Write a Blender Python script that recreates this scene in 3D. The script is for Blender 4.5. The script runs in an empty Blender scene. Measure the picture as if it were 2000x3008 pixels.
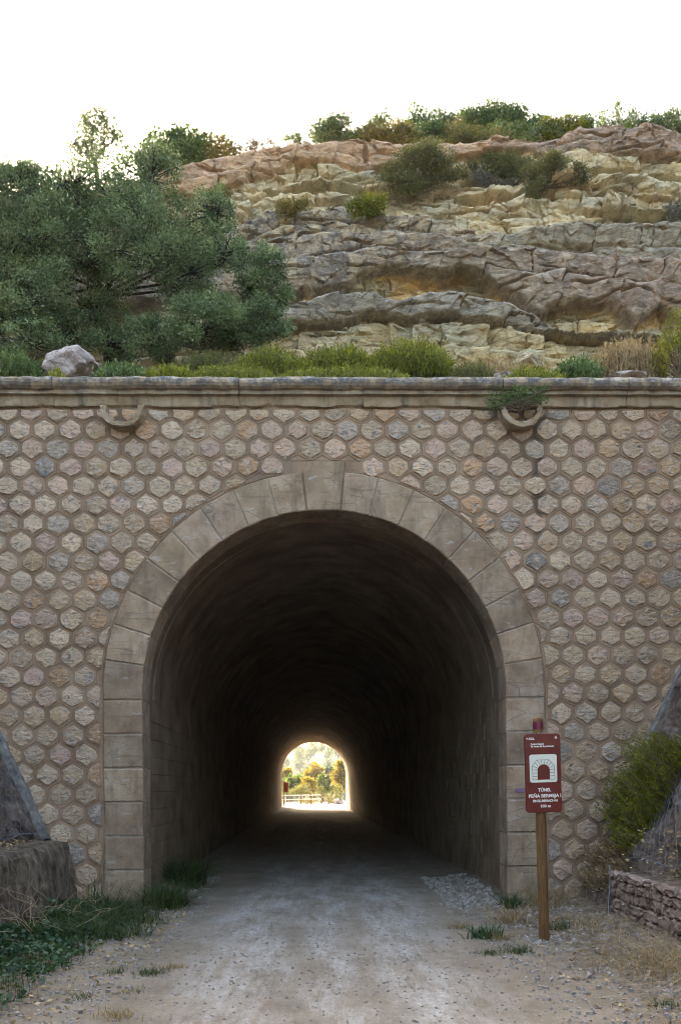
import bpy, math, random
import numpy as np

random.seed(7)
RNG = np.random.default_rng(11)
SC = bpy.context.scene
COL = SC.collection
rad = math.radians

# ------------------------------------------------------------------ camera, sky, sun, exposure
F_PX, W_PX, H_PX = 2600.0, 2000.0, 3008.0
HORIZON = 2315.0
YAW, ROLL, EYE = 55 / 2600.0, rad(0.45), 1.6
from mathutils import Matrix, Vector
cam_data = bpy.data.cameras.new("camera")
cam = bpy.data.objects.new("camera", cam_data)
COL.objects.link(cam)
cam_data.sensor_fit = 'VERTICAL'
cam_data.sensor_height = 36.0
cam_data.lens = 36.0 * F_PX / H_PX
cam_data.shift_y = (HORIZON - H_PX / 2) / H_PX
cam_data.clip_start = 0.05
cam_data.clip_end = 3000
cam.matrix_world = Matrix.Translation((0, 0, EYE)) @ Matrix.Rotation(-YAW, 4, 'Z') @ Matrix.Rotation(rad(90), 4, 'X') @ Matrix.Rotation(-ROLL, 4, 'Z')
SC.camera = cam

SUN_AZ, SUN_EL = rad(-28), rad(27)          # azimuth from +Y towards +X
world = bpy.data.worlds.new("World")
SC.world = world
world.use_nodes = True
wn = world.node_tree
bg = wn.nodes["Background"]
sky = wn.nodes.new("ShaderNodeTexSky")
sky.sky_type = 'NISHITA'
sky.sun_disc = False
sky.sun_elevation = SUN_EL
sky.sun_rotation = SUN_AZ
sky.altitude = 0
sky.air_density = 1.3
sky.dust_density = 10.0
sky.ozone_density = 0.5
wn.links.new(sky.outputs[0], bg.inputs[0])
bg.inputs[1].default_value = 0.15

sun_data = bpy.data.lights.new("sun", 'SUN')
sun_data.energy = 2.0
sun_data.angle = rad(0.5)
sun_data.color = (1.0, 0.86, 0.66)
sun = bpy.data.objects.new("sun", sun_data)
COL.objects.link(sun)
sd = Vector((math.sin(SUN_AZ) * math.cos(SUN_EL), math.cos(SUN_AZ) * math.cos(SUN_EL), math.sin(SUN_EL)))
sun.rotation_euler = (-sd).to_track_quat('-Z', 'Y').to_euler()
sun.location = (-20, 40, 60)

SC.view_settings.view_transform = 'Standard'
SC.view_settings.look = 'None'
SC.view_settings.exposure = 3.3
SC.view_settings.gamma = 1.0
SC.view_settings.use_curve_mapping = False
SC.render.engine = 'CYCLES'
SC.cycles.max_bounces = 8
SC.cycles.diffuse_bounces = 4
SC.cycles.transmission_bounces = 4
SC.cycles.volume_bounces = 0
SC.cycles.use_denoising = True
SC.cycles.filter_width = 1.0

# ------------------------------------------------------------------ helpers: layout
cR, sR, cY, sY = math.cos(ROLL), math.sin(ROLL), math.cos(YAW), math.sin(YAW)
def ray(px, py):
    u = (px - 1000.0) / F_PX; v = (HORIZON - py) / F_PX
    x = cR * u + sR * v; z = -sR * u + cR * v
    return np.array([x * cY + sY, -x * sY + cY, z])
def at(px, py, Y):
    d = ray(px, py)
    return np.array([d[0] * Y / d[1], Y, EYE + d[2] * Y / d[1]])
CLIFF_Y0, CLIFF_Z0, CLIFF_S = 18.0, 10.0, 0.45
def at_cliff(px, py, toward=0.0):
    d = ray(px, py)
    t = (CLIFF_Y0 - toward + (EYE - CLIFF_Z0) * CLIFF_S) / (d[1] - d[2] * CLIFF_S)
    return np.array([0, 0, EYE]) + d * t

# ------------------------------------------------------------------ helpers: noise
def _h(ix, iy, seed):
    n = (ix.astype(np.int64) * 374761393 + iy.astype(np.int64) * 668265263 + seed * 1442695041) & 0xFFFFFFFF
    n = ((n ^ (n >> 13)) * 1274126177) & 0xFFFFFFFF
    n = ((n ^ (n >> 15)) * 2246822519) & 0xFFFFFFFF
    return ((n ^ (n >> 16)) & 0xFFFFFF) / float(0xFFFFFF)
def vnoise(x, y, seed=0):
    x = np.asarray(x, float); y = np.asarray(y, float)
    ix, iy = np.floor(x), np.floor(y)
    fx, fy = x - ix, y - iy
    fx = fx * fx * (3 - 2 * fx); fy = fy * fy * (3 - 2 * fy)
    a, b = _h(ix, iy, seed), _h(ix + 1, iy, seed)
    c, d = _h(ix, iy + 1, seed), _h(ix + 1, iy + 1, seed)
    return (a + (b - a) * fx) * (1 - fy) + (c + (d - c) * fx) * fy
def fbm(x, y, octv=4, seed=0, gain=0.5):
    s, a, t = 0, 1.0, 0
    for k in range(octv):
        s = s + a * vnoise(x * 2 ** k + 17.3 * k, y * 2 ** k - 9.1 * k, seed + k); t += a; a *= gain
    return s / t - 0.5
def worley(x, y, seed=0):
    ix, iy = np.floor(x), np.floor(y)
    best = np.full(x.shape, 9.0); second = best.copy()
    idv = np.zeros(x.shape); id2 = np.zeros(x.shape); id3 = np.zeros(x.shape)
    dx0 = np.zeros(x.shape); dy0 = np.zeros(x.shape)
    for a in (-1, 0, 1):
        for b in (-1, 0, 1):
            cx, cy = ix + a, iy + b
            px = cx + _h(cx, cy, seed); py = cy + _h(cx, cy, seed + 7)
            d = np.hypot(x - px, y - py)
            near = d < best
            second = np.where(near, best, np.minimum(second, d))
            best = np.where(near, d, best)
            idv = np.where(near, _h(cx, cy, seed + 13), idv); id2 = np.where(near, _h(cx, cy, seed + 29), id2)
            id3 = np.where(near, _h(cx, cy, seed + 31), id3)
            dx0 = np.where(near, x - px, dx0); dy0 = np.where(near, y - py, dy0)
    return best, second, idv, id2, id3, dx0, dy0

# ------------------------------------------------------------------ helpers: meshes
def link(name, me, mat=None, parent=None, loc=None):
    o = bpy.data.objects.new(name, me)
    COL.objects.link(o)
    if mat is not None and me is not None and not me.materials: me.materials.append(mat)
    if parent is not None: o.parent = parent
    if loc is not None: o.location = loc
    return o
def mesh_np(name, V, Fq, smooth=False, attrs=None):
    """Fq: (n,k) int array or list of such arrays"""
    me = bpy.data.meshes.new(name)
    V = np.asarray(V, np.float32)
    if not isinstance(Fq, list): Fq = [Fq]
    Fq = [np.asarray(f, np.int32) for f in Fq if len(f)]
    tot = np.concatenate([np.full(len(f), f.shape[1], np.int32) for f in Fq])
    loops = np.concatenate([f.ravel() for f in Fq])
    start = np.concatenate([[0], np.cumsum(tot)[:-1]]).astype(np.int32)
    me.vertices.add(len(V)); me.vertices.foreach_set("co", V.ravel())
    me.loops.add(len(loops)); me.loops.foreach_set("vertex_index", loops)
    me.polygons.add(len(tot)); me.polygons.foreach_set("loop_start", start)
    me.polygons.foreach_set("loop_total", tot)
    me.polygons.foreach_set("use_smooth", np.full(len(tot), bool(smooth)))
    me.update(calc_edges=True)
    for k, a in (attrs or {}).items():
        a = np.asarray(a, np.float32)
        if a.ndim == 1:
            at_ = me.attributes.new(k, 'FLOAT', 'POINT'); at_.data.foreach_set("value", a)
        else:
            if a.shape[1] == 3: a = np.concatenate([a, np.ones((len(a), 1), np.float32)], 1)
            at_ = me.attributes.new(k, 'FLOAT_COLOR', 'POINT'); at_.data.foreach_set("color", a.ravel())
    return me
def poly_mesh(name, verts, faces, smooth=False):
    me = bpy.data.meshes.new(name)
    me.from_pydata([tuple(map(float, v)) for v in verts], [], faces)
    if smooth: me.polygons.foreach_set("use_smooth", [True] * len(me.polygons))
    me.update()
    return me
def grid_faces(nu, nv):
    i = np.arange(nu - 1)[:, None] * nv + np.arange(nv - 1)[None, :]
    i = i.ravel()
    return np.stack([i, i + nv, i + nv + 1, i + 1], 1)
def tubes(lines, sides=5, cap=False):
    """lines: list of (pts (n,3), radii (n))"""
    Vs, Fs, n0 = [], [], 0
    for P, r in lines:
        P = np.asarray(P, float); n = len(P)
        r = np.broadcast_to(np.asarray(r, float), (n,))
        T = np.gradient(P, axis=0); T /= np.linalg.norm(T, axis=1)[:, None] + 1e-9
        ref = np.array([0.31, 0.87, 0.12]) if abs(T[0][2]) > 0.7 else np.array([0.05, 0.1, 1.0])
        A = np.cross(T, ref); A /= np.linalg.norm(A, axis=1)[:, None] + 1e-9
        B = np.cross(T, A)
        an = np.linspace(0, 2 * math.pi, sides, endpoint=False)
        ring = P[:, None, :] + r[:, None, None] * (np.cos(an)[None, :, None] * A[:, None, :] + np.sin(an)[None, :, None] * B[:, None, :])
        Vs.append(ring.reshape(-1, 3))
        i = np.arange(n - 1)[:, None] * sides + np.arange(sides)[None, :]
        j = np.arange(n - 1)[:, None] * sides + (np.arange(sides)[None, :] + 1) % sides
        Fs.append(np.stack([i, j, j + sides, i + sides], -1).reshape(-1, 4) + n0)
        n0 += n * sides
    return np.concatenate(Vs), np.concatenate(Fs)
def inset(poly, d):
    P = np.asarray(poly, float); n = len(P)
    e = np.roll(P, -1, 0) - P; L = np.hypot(e[:, 0], e[:, 1])[:, None]; e = e / np.maximum(L, 1e-9)
    nr = np.stack([-e[:, 1], e[:, 0]], 1)                 # inward for ccw
    pn = np.roll(nr, 1, 0)
    m = nr + pn
    m = m / np.maximum((m * m).sum(1)[:, None], 0.25) * 2 * 0.5 * 2
    return P + m * d * 0.5 * (1.0)
def inset2(poly, d):
    P = np.asarray(poly, float)
    e = np.roll(P, -1, 0) - P; e = e / np.maximum(np.hypot(e[:, 0], e[:, 1])[:, None], 1e-9)
    nr = np.stack([-e[:, 1], e[:, 0]], 1); pn = np.roll(nr, 1, 0)
    k = 1 + (nr * pn).sum(1)
    return P + (nr + pn) / np.maximum(k, 0.3)[:, None] * d
def area(P):
    P = np.asarray(P); x, y = P[:, 0], P[:, 1]
    return 0.5 * (x * np.roll(y, -1) - y * np.roll(x, -1)).sum()
def clip_half(P, nx, nz, c):
    """keep nx*x+nz*z >= c"""
    out = []
    n = len(P)
    for i in range(n):
        a, b = P[i], P[(i + 1) % n]
        da, db = nx * a[0] + nz * a[1] - c, nx * b[0] + nz * b[1] - c
        if da >= 0: out.append(a)
        if (da >= 0) != (db >= 0):
            t = da / (da - db); out.append((a[0] + t * (b[0] - a[0]), a[1] + t * (b[1] - a[1])))
    return out
def prism(name, poly, y0, y1, bevel=0.012, jit=0.0, axis='Y', origin=None):
    """poly ccw in (x,z) seen from the front (-Y); front face at y0 with a bevel, back at y1"""
    P = np.asarray(poly, float)
    if area(P) < 0: P = P[::-1]
    n = len(P)
    rings = [(inset2(P, bevel), y0), (P, y0 + bevel), (P, y1)]
    V = []
    for Q, y in rings:
        for q in Q: V.append([q[0], y, q[1]])
    V = np.array(V)
    if jit: V[: 2 * n] += RNG.normal(0, jit, (2 * n, 3))
    f = [list(range(n))]
    for r in (0, 1):
        for i in range(n):
            j = (i + 1) % n
            f.append([r * n + i, (r + 1) * n + i, (r + 1) * n + j, r * n + j])
    f.append([2 * n + i for i in range(n)][::-1])
    if axis == 'X':    # front faces +X (left wall) : map (x,z,y)->(-y.., )
        V = np.stack([-V[:, 1], V[:, 0], V[:, 2]], 1)
    if axis == '-X':
        V = np.stack([V[:, 1], -V[:, 0], V[:, 2]], 1)
    if origin is not None: V = V - np.asarray(origin)
    return poly_mesh(name, V, f)

def tag(o, label=None, cat=None, group=None, kind=None):
    if label: o['label'] = label
    if cat: o['category'] = cat
    if group: o['group'] = group
    if kind: o['kind'] = kind
    return o
def empty(name, loc):
    o = bpy.data.objects.new(name, None); COL.objects.link(o)
    o.location = tuple(float(v) for v in loc); o.empty_display_size = 0.2
    return o

# ------------------------------------------------------------------ helpers: materials
class NT:
    def __init__(self, name):
        self.m = bpy.data.materials.new(name); self.m.use_nodes = True
        self.t = self.m.node_tree; self.n = self.t.nodes; self.n.clear()
        self.out = self.n.new("ShaderNodeOutputMaterial")
        self.geo = self.n.new("ShaderNodeNewGeometry").outputs["Position"]
    def l(self, a, b): self.t.links.new(a, b)
    def noise(self, scale, detail=6, rough=0.6, vec=None, dist=0.0, sc3=None):
        v = vec or self.geo
        if sc3:
            mp = self.n.new("ShaderNodeMapping"); mp.inputs["Scale"].default_value = sc3
            self.l(v, mp.inputs[0]); v = mp.outputs[0]
        t = self.n.new("ShaderNodeTexNoise"); self.l(v, t.inputs["Vector"])
        t.inputs["Scale"].default_value = scale; t.inputs["Detail"].default_value = detail
        t.inputs["Roughness"].default_value = rough; t.inputs["Distortion"].default_value = dist
        return t.outputs["Fac"]
    def voro(self, scale, feature='F1', vec=None, sc3=None):
        v = vec or self.geo
        if sc3:
            mp = self.n.new("ShaderNodeMapping"); mp.inputs["Scale"].default_value = sc3
            self.l(v, mp.inputs[0]); v = mp.outputs[0]
        t = self.n.new("ShaderNodeTexVoronoi"); t.feature = feature; self.l(v, t.inputs["Vector"])
        t.inputs["Scale"].default_value = scale
        return t
    def ramp(self, fac, stops):
        r = self.n.new("ShaderNodeValToRGB"); e = r.color_ramp.elements
        while len(e) < len(stops): e.new(0.5)
        for x, (p, c) in zip(e, stops):
            x.position = p; x.color = (*c, 1) if len(c) == 3 else c
        self.l(fac, r.inputs[0]); return r.outputs[0]
    def mask(self, fac, lo, hi):
        r = self.n.new("ShaderNodeMapRange"); r.inputs["From Min"].default_value = lo; r.inputs["From Max"].default_value = hi
        self.l(fac, r.inputs["Value"]); return r.outputs[0]
    def mix(self, fac, a, b, mode='MIX'):
        m = self.n.new("ShaderNodeMix"); m.data_type = 'RGBA'; m.blend_type = mode
        for s, v in ((m.inputs[0], fac), (m.inputs[6], a), (m.inputs[7], b)):
            if hasattr(v, "is_linked"): self.l(v, s)
            elif isinstance(v, (int, float)): s.default_value = v
            else: s.default_value = (*v, 1)
        return m.outputs[2]
    def math(self, op, a, b=None):
        m = self.n.new("ShaderNodeMath"); m.operation = op
        for s, v in zip(m.inputs, (a, b)):
            if v is None: continue
            if hasattr(v, "is_linked"): self.l(v, s)
            else: s.default_value = v
        return m.outputs[0]
    def attr(self, name, out="Fac"):
        a = self.n.new("ShaderNodeAttribute"); a.attribute_name = name; return a.outputs[out]
    def objcolor(self): return self.n.new("ShaderNodeObjectInfo").outputs["Color"]
    def xyz(self):
        s = self.n.new("ShaderNodeSeparateXYZ"); self.l(self.geo, s.inputs[0]); return s.outputs
    def bump(self, h, strength=0.5, dist=0.02, prev=None):
        b = self.n.new("ShaderNodeBump"); b.inputs["Strength"].default_value = strength; b.inputs["Distance"].default_value = dist
        self.l(h, b.inputs["Height"])
        if prev is not None: self.l(prev, b.inputs["Normal"])
        return b.outputs[0]
    def done(self, color, rough=0.9, normal=None, spec=0.25, metal=0.0, transl=0.0, tcol=None):
        p = self.n.new("ShaderNodeBsdfPrincipled")
        for s, v in ((p.inputs["Base Color"], color), (p.inputs["Roughness"], rough)):
            if hasattr(v, "is_linked"): self.l(v, s)
            elif isinstance(v, (int, float)): s.default_value = v
            else: s.default_value = (*v, 1)
        p.inputs["Specular IOR Level"].default_value = spec; p.inputs["Metallic"].default_value = metal
        if normal is not None: self.l(normal, p.inputs["Normal"])
        if transl:
            tr = self.n.new("ShaderNodeBsdfTranslucent"); c = tcol if tcol is not None else color
            if hasattr(c, "is_linked"): self.l(c, tr.inputs[0])
            else: tr.inputs[0].default_value = (*c, 1)
            mx = self.n.new("ShaderNodeMixShader"); mx.inputs[0].default_value = transl
            self.l(p.outputs[0], mx.inputs[1]); self.l(tr.outputs[0], mx.inputs[2]); self.l(mx.outputs[0], self.out.inputs[0])
        else:
            self.l(p.outputs[0], self.out.inputs[0])
        return self.m

def m_mortar():
    t = NT("hex_mortar")
    c = t.ramp(t.noise(1.3, 6), [(0.3, (0.17, 0.115, 0.072)), (0.5, (0.245, 0.168, 0.108)), (0.7, (0.315, 0.225, 0.15))])
    z = t.xyz()[2]
    # damp stains running down below the coping, grey-green drips
    st = t.mask(t.noise(2.2, 5, 0.6, sc3=(1, 1, 0.12)), 0.52, 0.68)
    up = t.mask(z, 4.6, 6.9)
    c = t.mix(t.math('MULTIPLY', t.math('MULTIPLY', st, up), 0.6), c, (0.11, 0.095, 0.075))
    sp = t.mask(t.noise(38, 3), 0.58, 0.7)
    c = t.mix(t.math('MULTIPLY', sp, 0.4), c, (0.38, 0.31, 0.23))
    x = t.xyz()[0]
    for xc_, w_, z0, z1, k_ in ((-2.69, 0.35, 6.0, 6.75, 0.6), (2.80, 0.40, 5.9, 6.75, 0.6), (3.06, 0.09, 4.6, 5.6, 0.9)):
        dx = t.math('ABSOLUTE', t.math('SUBTRACT', t.math('ADD', x, t.math('MULTIPLY', t.math('SUBTRACT', t.noise(3.0, 5), 0.5), 0.35)), xc_))
        st2 = t.math('MULTIPLY', t.mask(dx, w_, w_ * 0.3), t.mask(z, z0, z1))
        c = t.mix(t.math('MULTIPLY', st2, k_), c, (0.085, 0.065, 0.045))
    n = t.bump(t.noise(55, 5, 0.7), 0.55, 0.012)
    n = t.bump(t.noise(8, 4), 0.4, 0.02, n)
    return t.done(c, 0.95, n)
def m_hexstone(src):
    t = NT("rough_hex_stone" + ("" if src == 'obj' else "_far"))
    base = t.objcolor() if src == 'obj' else t.attr("tint", "Color")
    n1 = t.noise(16, 4, 0.6, dist=0.6)
    c = t.mix(t.mask(n1, 0.50, 0.66), base, (0.55, 0.44, 0.34))
    c = t.mix(t.math('MULTIPLY', t.mask(t.noise(9, 3, 0.5, dist=1.2), 0.60, 0.68), 0.7), c, (0.17, 0.185, 0.20))
    c = t.mix(t.math('MULTIPLY', t.mask(t.noise(11.7, 3, 0.55, dist=1.0, sc3=(1.3, 1, 0.9)), 0.64, 0.7), 0.65), c, (0.42, 0.19, 0.10))
    fine = t.noise(24, 6, 0.75, dist=1.0, sc3=(0.75, 1, 1.7))
    c = t.mix(t.math('MULTIPLY', t.mask(fine, 0.47, 0.36), 0.85), c, (0.13, 0.105, 0.085)); c = t.mix(t.math('MULTIPLY', t.mask(fine, 0.55, 0.64), 0.6), c, (0.68, 0.60, 0.50))
    n = t.bump(fine, 1.0, 0.03)
    n = t.bump(t.noise(14, 5, 0.65, sc3=(0.8, 1, 1.6)), 0.9, 0.06, n)
    return t.done(c, 0.9, n, spec=0.3)
def m_ashlar():
    t = NT("dressed_stone")
    c = t.ramp(t.noise(2.2, 7, 0.65), [(0.28, (0.17, 0.118, 0.072)), (0.5, (0.285, 0.208, 0.138)), (0.72, (0.41, 0.33, 0.24))])
    c = t.mix(0.55, c, t.mix(1.0, c, t.objcolor(), 'MULTIPLY'))
    st = t.mask(t.noise(5, 6, 0.65, dist=1.5), 0.60, 0.72)
    c = t.mix(t.math('MULTIPLY', st, 0.65), c, (0.13, 0.07, 0.042)); sk = t.mask(t.noise(3.5, 7, 0.7, sc3=(1.6, 1, 0.35)), 0.50, 0.66); c = t.mix(t.math('MULTIPLY', sk, 0.5), c, (0.095, 0.075, 0.055))
    pl = t.mask(t.noise(7, 5, 0.6, sc3=(0.7, 1, 1.5)), 0.62, 0.70)
    c = t.mix(t.math('MULTIPLY', pl, 0.55), c, (0.36, 0.35, 0.31))
    cr = t.voro(2.6, 'DISTANCE_TO_EDGE', sc3=(0.55, 1, 1.6))
    dv = t.n.new("ShaderNodeMix")
    crk = t.mask(cr.outputs["Distance"], 0.012, 0.0)
    gate = t.mask(t.noise(1.1, 2), 0.5, 0.56)
    crk = t.math('MULTIPLY', crk, gate)
    bed_ = t.mask(t.noise(6, 5, 0.6, sc3=(0.35, 1, 2.4), dist=0.8), 0.60, 0.63); c = t.mix(t.math('MULTIPLY', bed_, 0.35), c, (0.10, 0.07, 0.05))
    c = t.mix(t.math('MULTIPLY', crk, 0.7), c, (0.07, 0.05, 0.04))
    n = t.bump(t.noise(40, 6, 0.7), 0.35, 0.01)
    n = t.bump(t.noise(7, 4), 0.35, 0.02, n)
    return t.done(c, 0.88, n)
def m_coping():
    t = NT("weathered_coping")
    c = t.ramp(t.noise(3, 7, 0.65), [(0.3, (0.18, 0.128, 0.078)), (0.5, (0.27, 0.205, 0.13)), (0.7, (0.36, 0.30, 0.22))])
    lich = t.mask(t.noise(7, 9, 0.75), 0.42, 0.56)
    nz = t.n.new("ShaderNodeNewGeometry"); s = t.n.new("ShaderNodeSeparateXYZ"); t.l(nz.outputs["Normal"], s.inputs[0])
    z = t.xyz()[2]
    c = t.mix(t.math('MULTIPLY', lich, t.mask(z, 6.98, 7.2)), c, (0.085, 0.08, 0.075))
    pale = t.math('MULTIPLY', t.mask(t.noise(11, 7, 0.75), 0.53, 0.63), t.mask(z, 7.12, 7.24))
    c = t.mix(t.math('MULTIPLY', pale, 0.6), c, (0.42, 0.42, 0.40))
    dr = t.mask(t.noise(5, 5, 0.6, sc3=(1, 1, 0.15)), 0.56, 0.68)
    c = t.mix(t.math('MULTIPLY', dr, 0.75), c, (0.10, 0.085, 0.06))
    n = t.bump(t.noise(30, 7, 0.7), 0.7, 0.02)
    return t.done(c, 0.95, n)
def m_lining():
    t = NT("tunnel_concrete")
    c = t.ramp(t.noise(1.6, 6, 0.6), [(0.3, (0.125, 0.09, 0.056)), (0.5, (0.195, 0.145, 0.094)), (0.72, (0.26, 0.20, 0.135))])
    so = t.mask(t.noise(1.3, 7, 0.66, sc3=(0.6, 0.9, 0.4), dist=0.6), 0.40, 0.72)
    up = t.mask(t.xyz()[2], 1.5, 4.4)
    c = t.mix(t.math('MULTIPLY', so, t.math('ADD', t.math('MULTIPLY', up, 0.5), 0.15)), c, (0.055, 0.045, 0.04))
    n = t.bump(t.noise(22, 6, 0.7), 0.3, 0.012)
    return t.done(c, 0.95, n, spec=0.1)
def m_cliff():
    t = NT("layered_cliff_rock")
    c = t.attr("rock", "Color"); lich = t.attr("lichen")
    c = t.mix(0.55, c, t.mix(1.0, c, t.ramp(t.noise(3.0, 8, 0.7), [(0.3, (0.55, 0.52, 0.48)), (0.5, (1.0, 1.0, 1.0)), (0.7, (1.25, 1.22, 1.15))]), 'MULTIPLY'))
    l1 = t.mask(t.noise(3.3, 10, 0.78, sc3=(1, 1, 0.75)), 0.46, 0.53)
    c = t.mix(t.math('MULTIPLY', t.math('MULTIPLY', l1, lich), 0.9), c, t.ramp(t.noise(17, 6, 0.75), [(0.35, (0.075, 0.072, 0.066)), (0.55, (0.135, 0.128, 0.115)), (0.66, (0.31, 0.295, 0.26))]))
    l2 = t.mask(t.noise(12, 7, 0.7), 0.60, 0.68)
    c = t.mix(t.math('MULTIPLY', t.math('MULTIPLY', l2, lich), 0.6), c, (0.46, 0.40, 0.33))
    fi = t.noise(7, 9, 0.76, sc3=(0.6, 0.6, 1.7), dist=0.5)
    c = t.mix(t.math('MULTIPLY', t.mask(fi, 0.49, 0.41), 0.48), c, (0.115, 0.09, 0.06)); c = t.mix(t.math('MULTIPLY', t.mask(fi, 0.53, 0.60), 0.42), c, (0.62, 0.55, 0.42))
    f2 = t.noise(15, 6, 0.75, sc3=(0.8, 0.8, 1.6)); c = t.mix(t.math('MULTIPLY', t.mask(f2, 0.44, 0.36), 0.40), c, (0.09, 0.072, 0.05))
    n = t.bump(fi, 0.9, 0.10)
    n = t.bump(t.noise(48, 5, 0.7), 0.5, 0.03, n)
    return t.done(c, 0.95, n, spec=0.15)
def m_track():
    t = NT("gravel_track")
    x, y, z = t.xyz()
    c = t.ramp(t.noise(1.5, 7, 0.65), [(0.3, (0.12, 0.095, 0.065)), (0.5, (0.175, 0.142, 0.10)), (0.7, (0.225, 0.188, 0.14))])
    # pale compacted wheel ruts
    wob = t.math('MULTIPLY', t.math('SUBTRACT', t.noise(0.35, 2), 0.5), 1.6)
    xs = t.math('ADD', x, wob)
    ruts = None
    for cx, w in ((-0.75, 0.66), (0.80, 0.62), (0.05, 0.34)):
        d = t.math('ABSOLUTE', t.math('SUBTRACT', xs, cx))
        r = t.mask(d, w, w * 0.25)
        ruts = r if ruts is None else t.math('MAXIMUM', ruts, r)
    pat = t.math('MULTIPLY', t.mask(t.noise(2.4, 10, 0.78, sc3=(1.7, 0.30, 1)), 0.41, 0.60), t.mask(t.noise(16, 6, 0.8, sc3=(1.2, 0.6, 1)), 0.28, 0.60))
    c = t.mix(t.math('MULTIPLY', ruts, t.math('MULTIPLY', pat, 0.9)), c, (0.38, 0.37, 0.34))
    p2 = t.mask(t.noise(1.1, 9, 0.74, sc3=(1.2, 0.3, 1)), 0.52, 0.68)
    c = t.mix(t.math('MULTIPLY', p2, 0.6), c, (0.31, 0.295, 0.26))
    br = t.mask(t.noise(2.8, 6, 0.7), 0.62, 0.70)
    c = t.mix(t.math('MULTIPLY', br, 0.55), c, (0.22, 0.13, 0.065))
    # dirt and dry litter verge
    ax = t.math('ABSOLUTE', t.math('ADD', x, t.math('MULTIPLY', t.math('SUBTRACT', t.noise(1.2, 5), 0.5), 1.3)))
    vg = t.mask(ax, 2.0, 2.5)
    vcol = t.ramp(t.noise(9, 7, 0.75), [(0.35, (0.05, 0.038, 0.025)), (0.5, (0.115, 0.088, 0.057)), (0.66, (0.23, 0.185, 0.135))])
    c = t.mix(t.math('MULTIPLY', vg, 0.85), c, vcol)
    sm = t.voro(55); sv = t.mask(sm.outputs["Distance"], 0.42, 0.12)
    pk = t.mask(t.noise(14, 3), 0.5, 0.62)
    c = t.mix(t.math('MULTIPLY', t.math('MULTIPLY', sv, pk), 0.5), c, (0.44, 0.41, 0.37))
    wet = t.mask(t.noise(0.8, 5), 0.5, 0.62)
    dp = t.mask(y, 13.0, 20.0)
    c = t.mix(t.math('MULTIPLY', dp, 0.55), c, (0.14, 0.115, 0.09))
    n = t.bump(sm.outputs["Distance"], 0.35, 0.012)
    n = t.bump(t.noise(20, 7, 0.72), 0.55, 0.03, n)
    n = t.bump(t.noise(4, 5, 0.6, sc3=(1.5, 0.7, 1)), 0.4, 0.06, n)
    return t.done(c, 0.9, n, spec=0.3)
def m_simple(name, stops, scale=4, detail=7, bscale=25, bstr=0.6, bdist=0.03, rough=0.92, spec=0.2, sc3=None, metal=0.0):
    t = NT(name)
    c = t.ramp(t.noise(scale, detail, 0.66, sc3=sc3), stops)
    n = t.bump(t.noise(bscale, 6, 0.7, sc3=sc3), bstr, bdist)
    return t.done(c, rough, n, spec=spec, metal=metal)
def m_leaf(name, stops, transl=0.35, gain=1.6, rough=0.6):
    t = NT(name)
    c = t.ramp(t.attr("tint"), stops)
    tc = t.mix(1.0, c, (gain, gain * 1.0, gain * 0.55), 'MULTIPLY')
    return t.done(c, rough, spec=0.3, transl=transl, tcol=tc)
def m_wood(name, a, b, sc3=(6, 6, 0.5)):
    t = NT(name)
    g = t.noise(9, 7, 0.65, sc3=sc3, dist=0.4)
    c = t.ramp(g, [(0.32, a), (0.62, b)])
    return t.done(c, 0.75, t.bump(g, 0.5, 0.006), spec=0.3)

M = {}
M['mortar'] = m_mortar(); M['hex'] = m_hexstone('obj'); M['hexfar'] = m_hexstone('attr')
M['ashlar'] = m_ashlar(); M['coping'] = m_coping(); M['lining'] = m_lining(); M['cliff'] = m_cliff(); M['track'] = m_track()
M['earth'] = m_simple("dry_earth", [(0.3, (0.10, 0.075, 0.045)), (0.5, (0.19, 0.145, 0.09)), (0.7, (0.30, 0.24, 0.16))], 6, 8, 18, 0.8, 0.05)
M['field'] = m_simple("dry_field", [(0.3, (0.10, 0.08, 0.04)), (0.5, (0.18, 0.14, 0.075)), (0.7, (0.25, 0.20, 0.12))], 0.6, 8, 5, 0.6, 0.1)
M['cutting'] = m_simple("cutting_rock", [(0.3, (0.06, 0.045, 0.036)), (0.5, (0.16, 0.124, 0.098)), (0.7, (0.29, 0.235, 0.19))], 7, 9, 14, 1.0, 0.10)
M['boulder'] = m_simple("boulder_rock", [(0.32, (0.16, 0.12, 0.10)), (0.48, (0.34, 0.29, 0.26)), (0.66, (0.50, 0.46, 0.43))], 7, 9, 20, 0.9, 0.06)
M['ochre'] = m_simple("ochre_rock", [(0.32, (0.20, 0.15, 0.09)), (0.48, (0.38, 0.31, 0.20)), (0.66, (0.48, 0.41, 0.28))], 7, 9, 20, 0.9, 0.06)
M['gravel'] = m_simple("gravel_stone", [(0.3, (0.14, 0.12, 0.095)), (0.5, (0.24, 0.215, 0.185)), (0.7, (0.36, 0.34, 0.31))], 9, 5, 60, 0.4, 0.01)
M['rubble'] = m_simple("rubble_stone", [(0.3, (0.11, 0.08, 0.062)), (0.5, (0.235, 0.175, 0.14)), (0.7, (0.38, 0.315, 0.265))], 7, 8, 28, 0.8, 0.03)
M['oldwall'] = m_simple("streaked_wall", [(0.3, (0.045, 0.034, 0.024)), (0.5, (0.145, 0.112, 0.078)), (0.72, (0.27, 0.22, 0.165))], 5, 9, 18, 1.0, 0.05, sc3=(1.4, 1.4, 0.75))
M['beam'] = m_simple("grey_kerb_concrete", [(0.3, (0.07, 0.065, 0.058)), (0.5, (0.17, 0.16, 0.145)), (0.7, (0.27, 0.255, 0.235))], 8, 9, 30, 0.6, 0.02)
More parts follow.
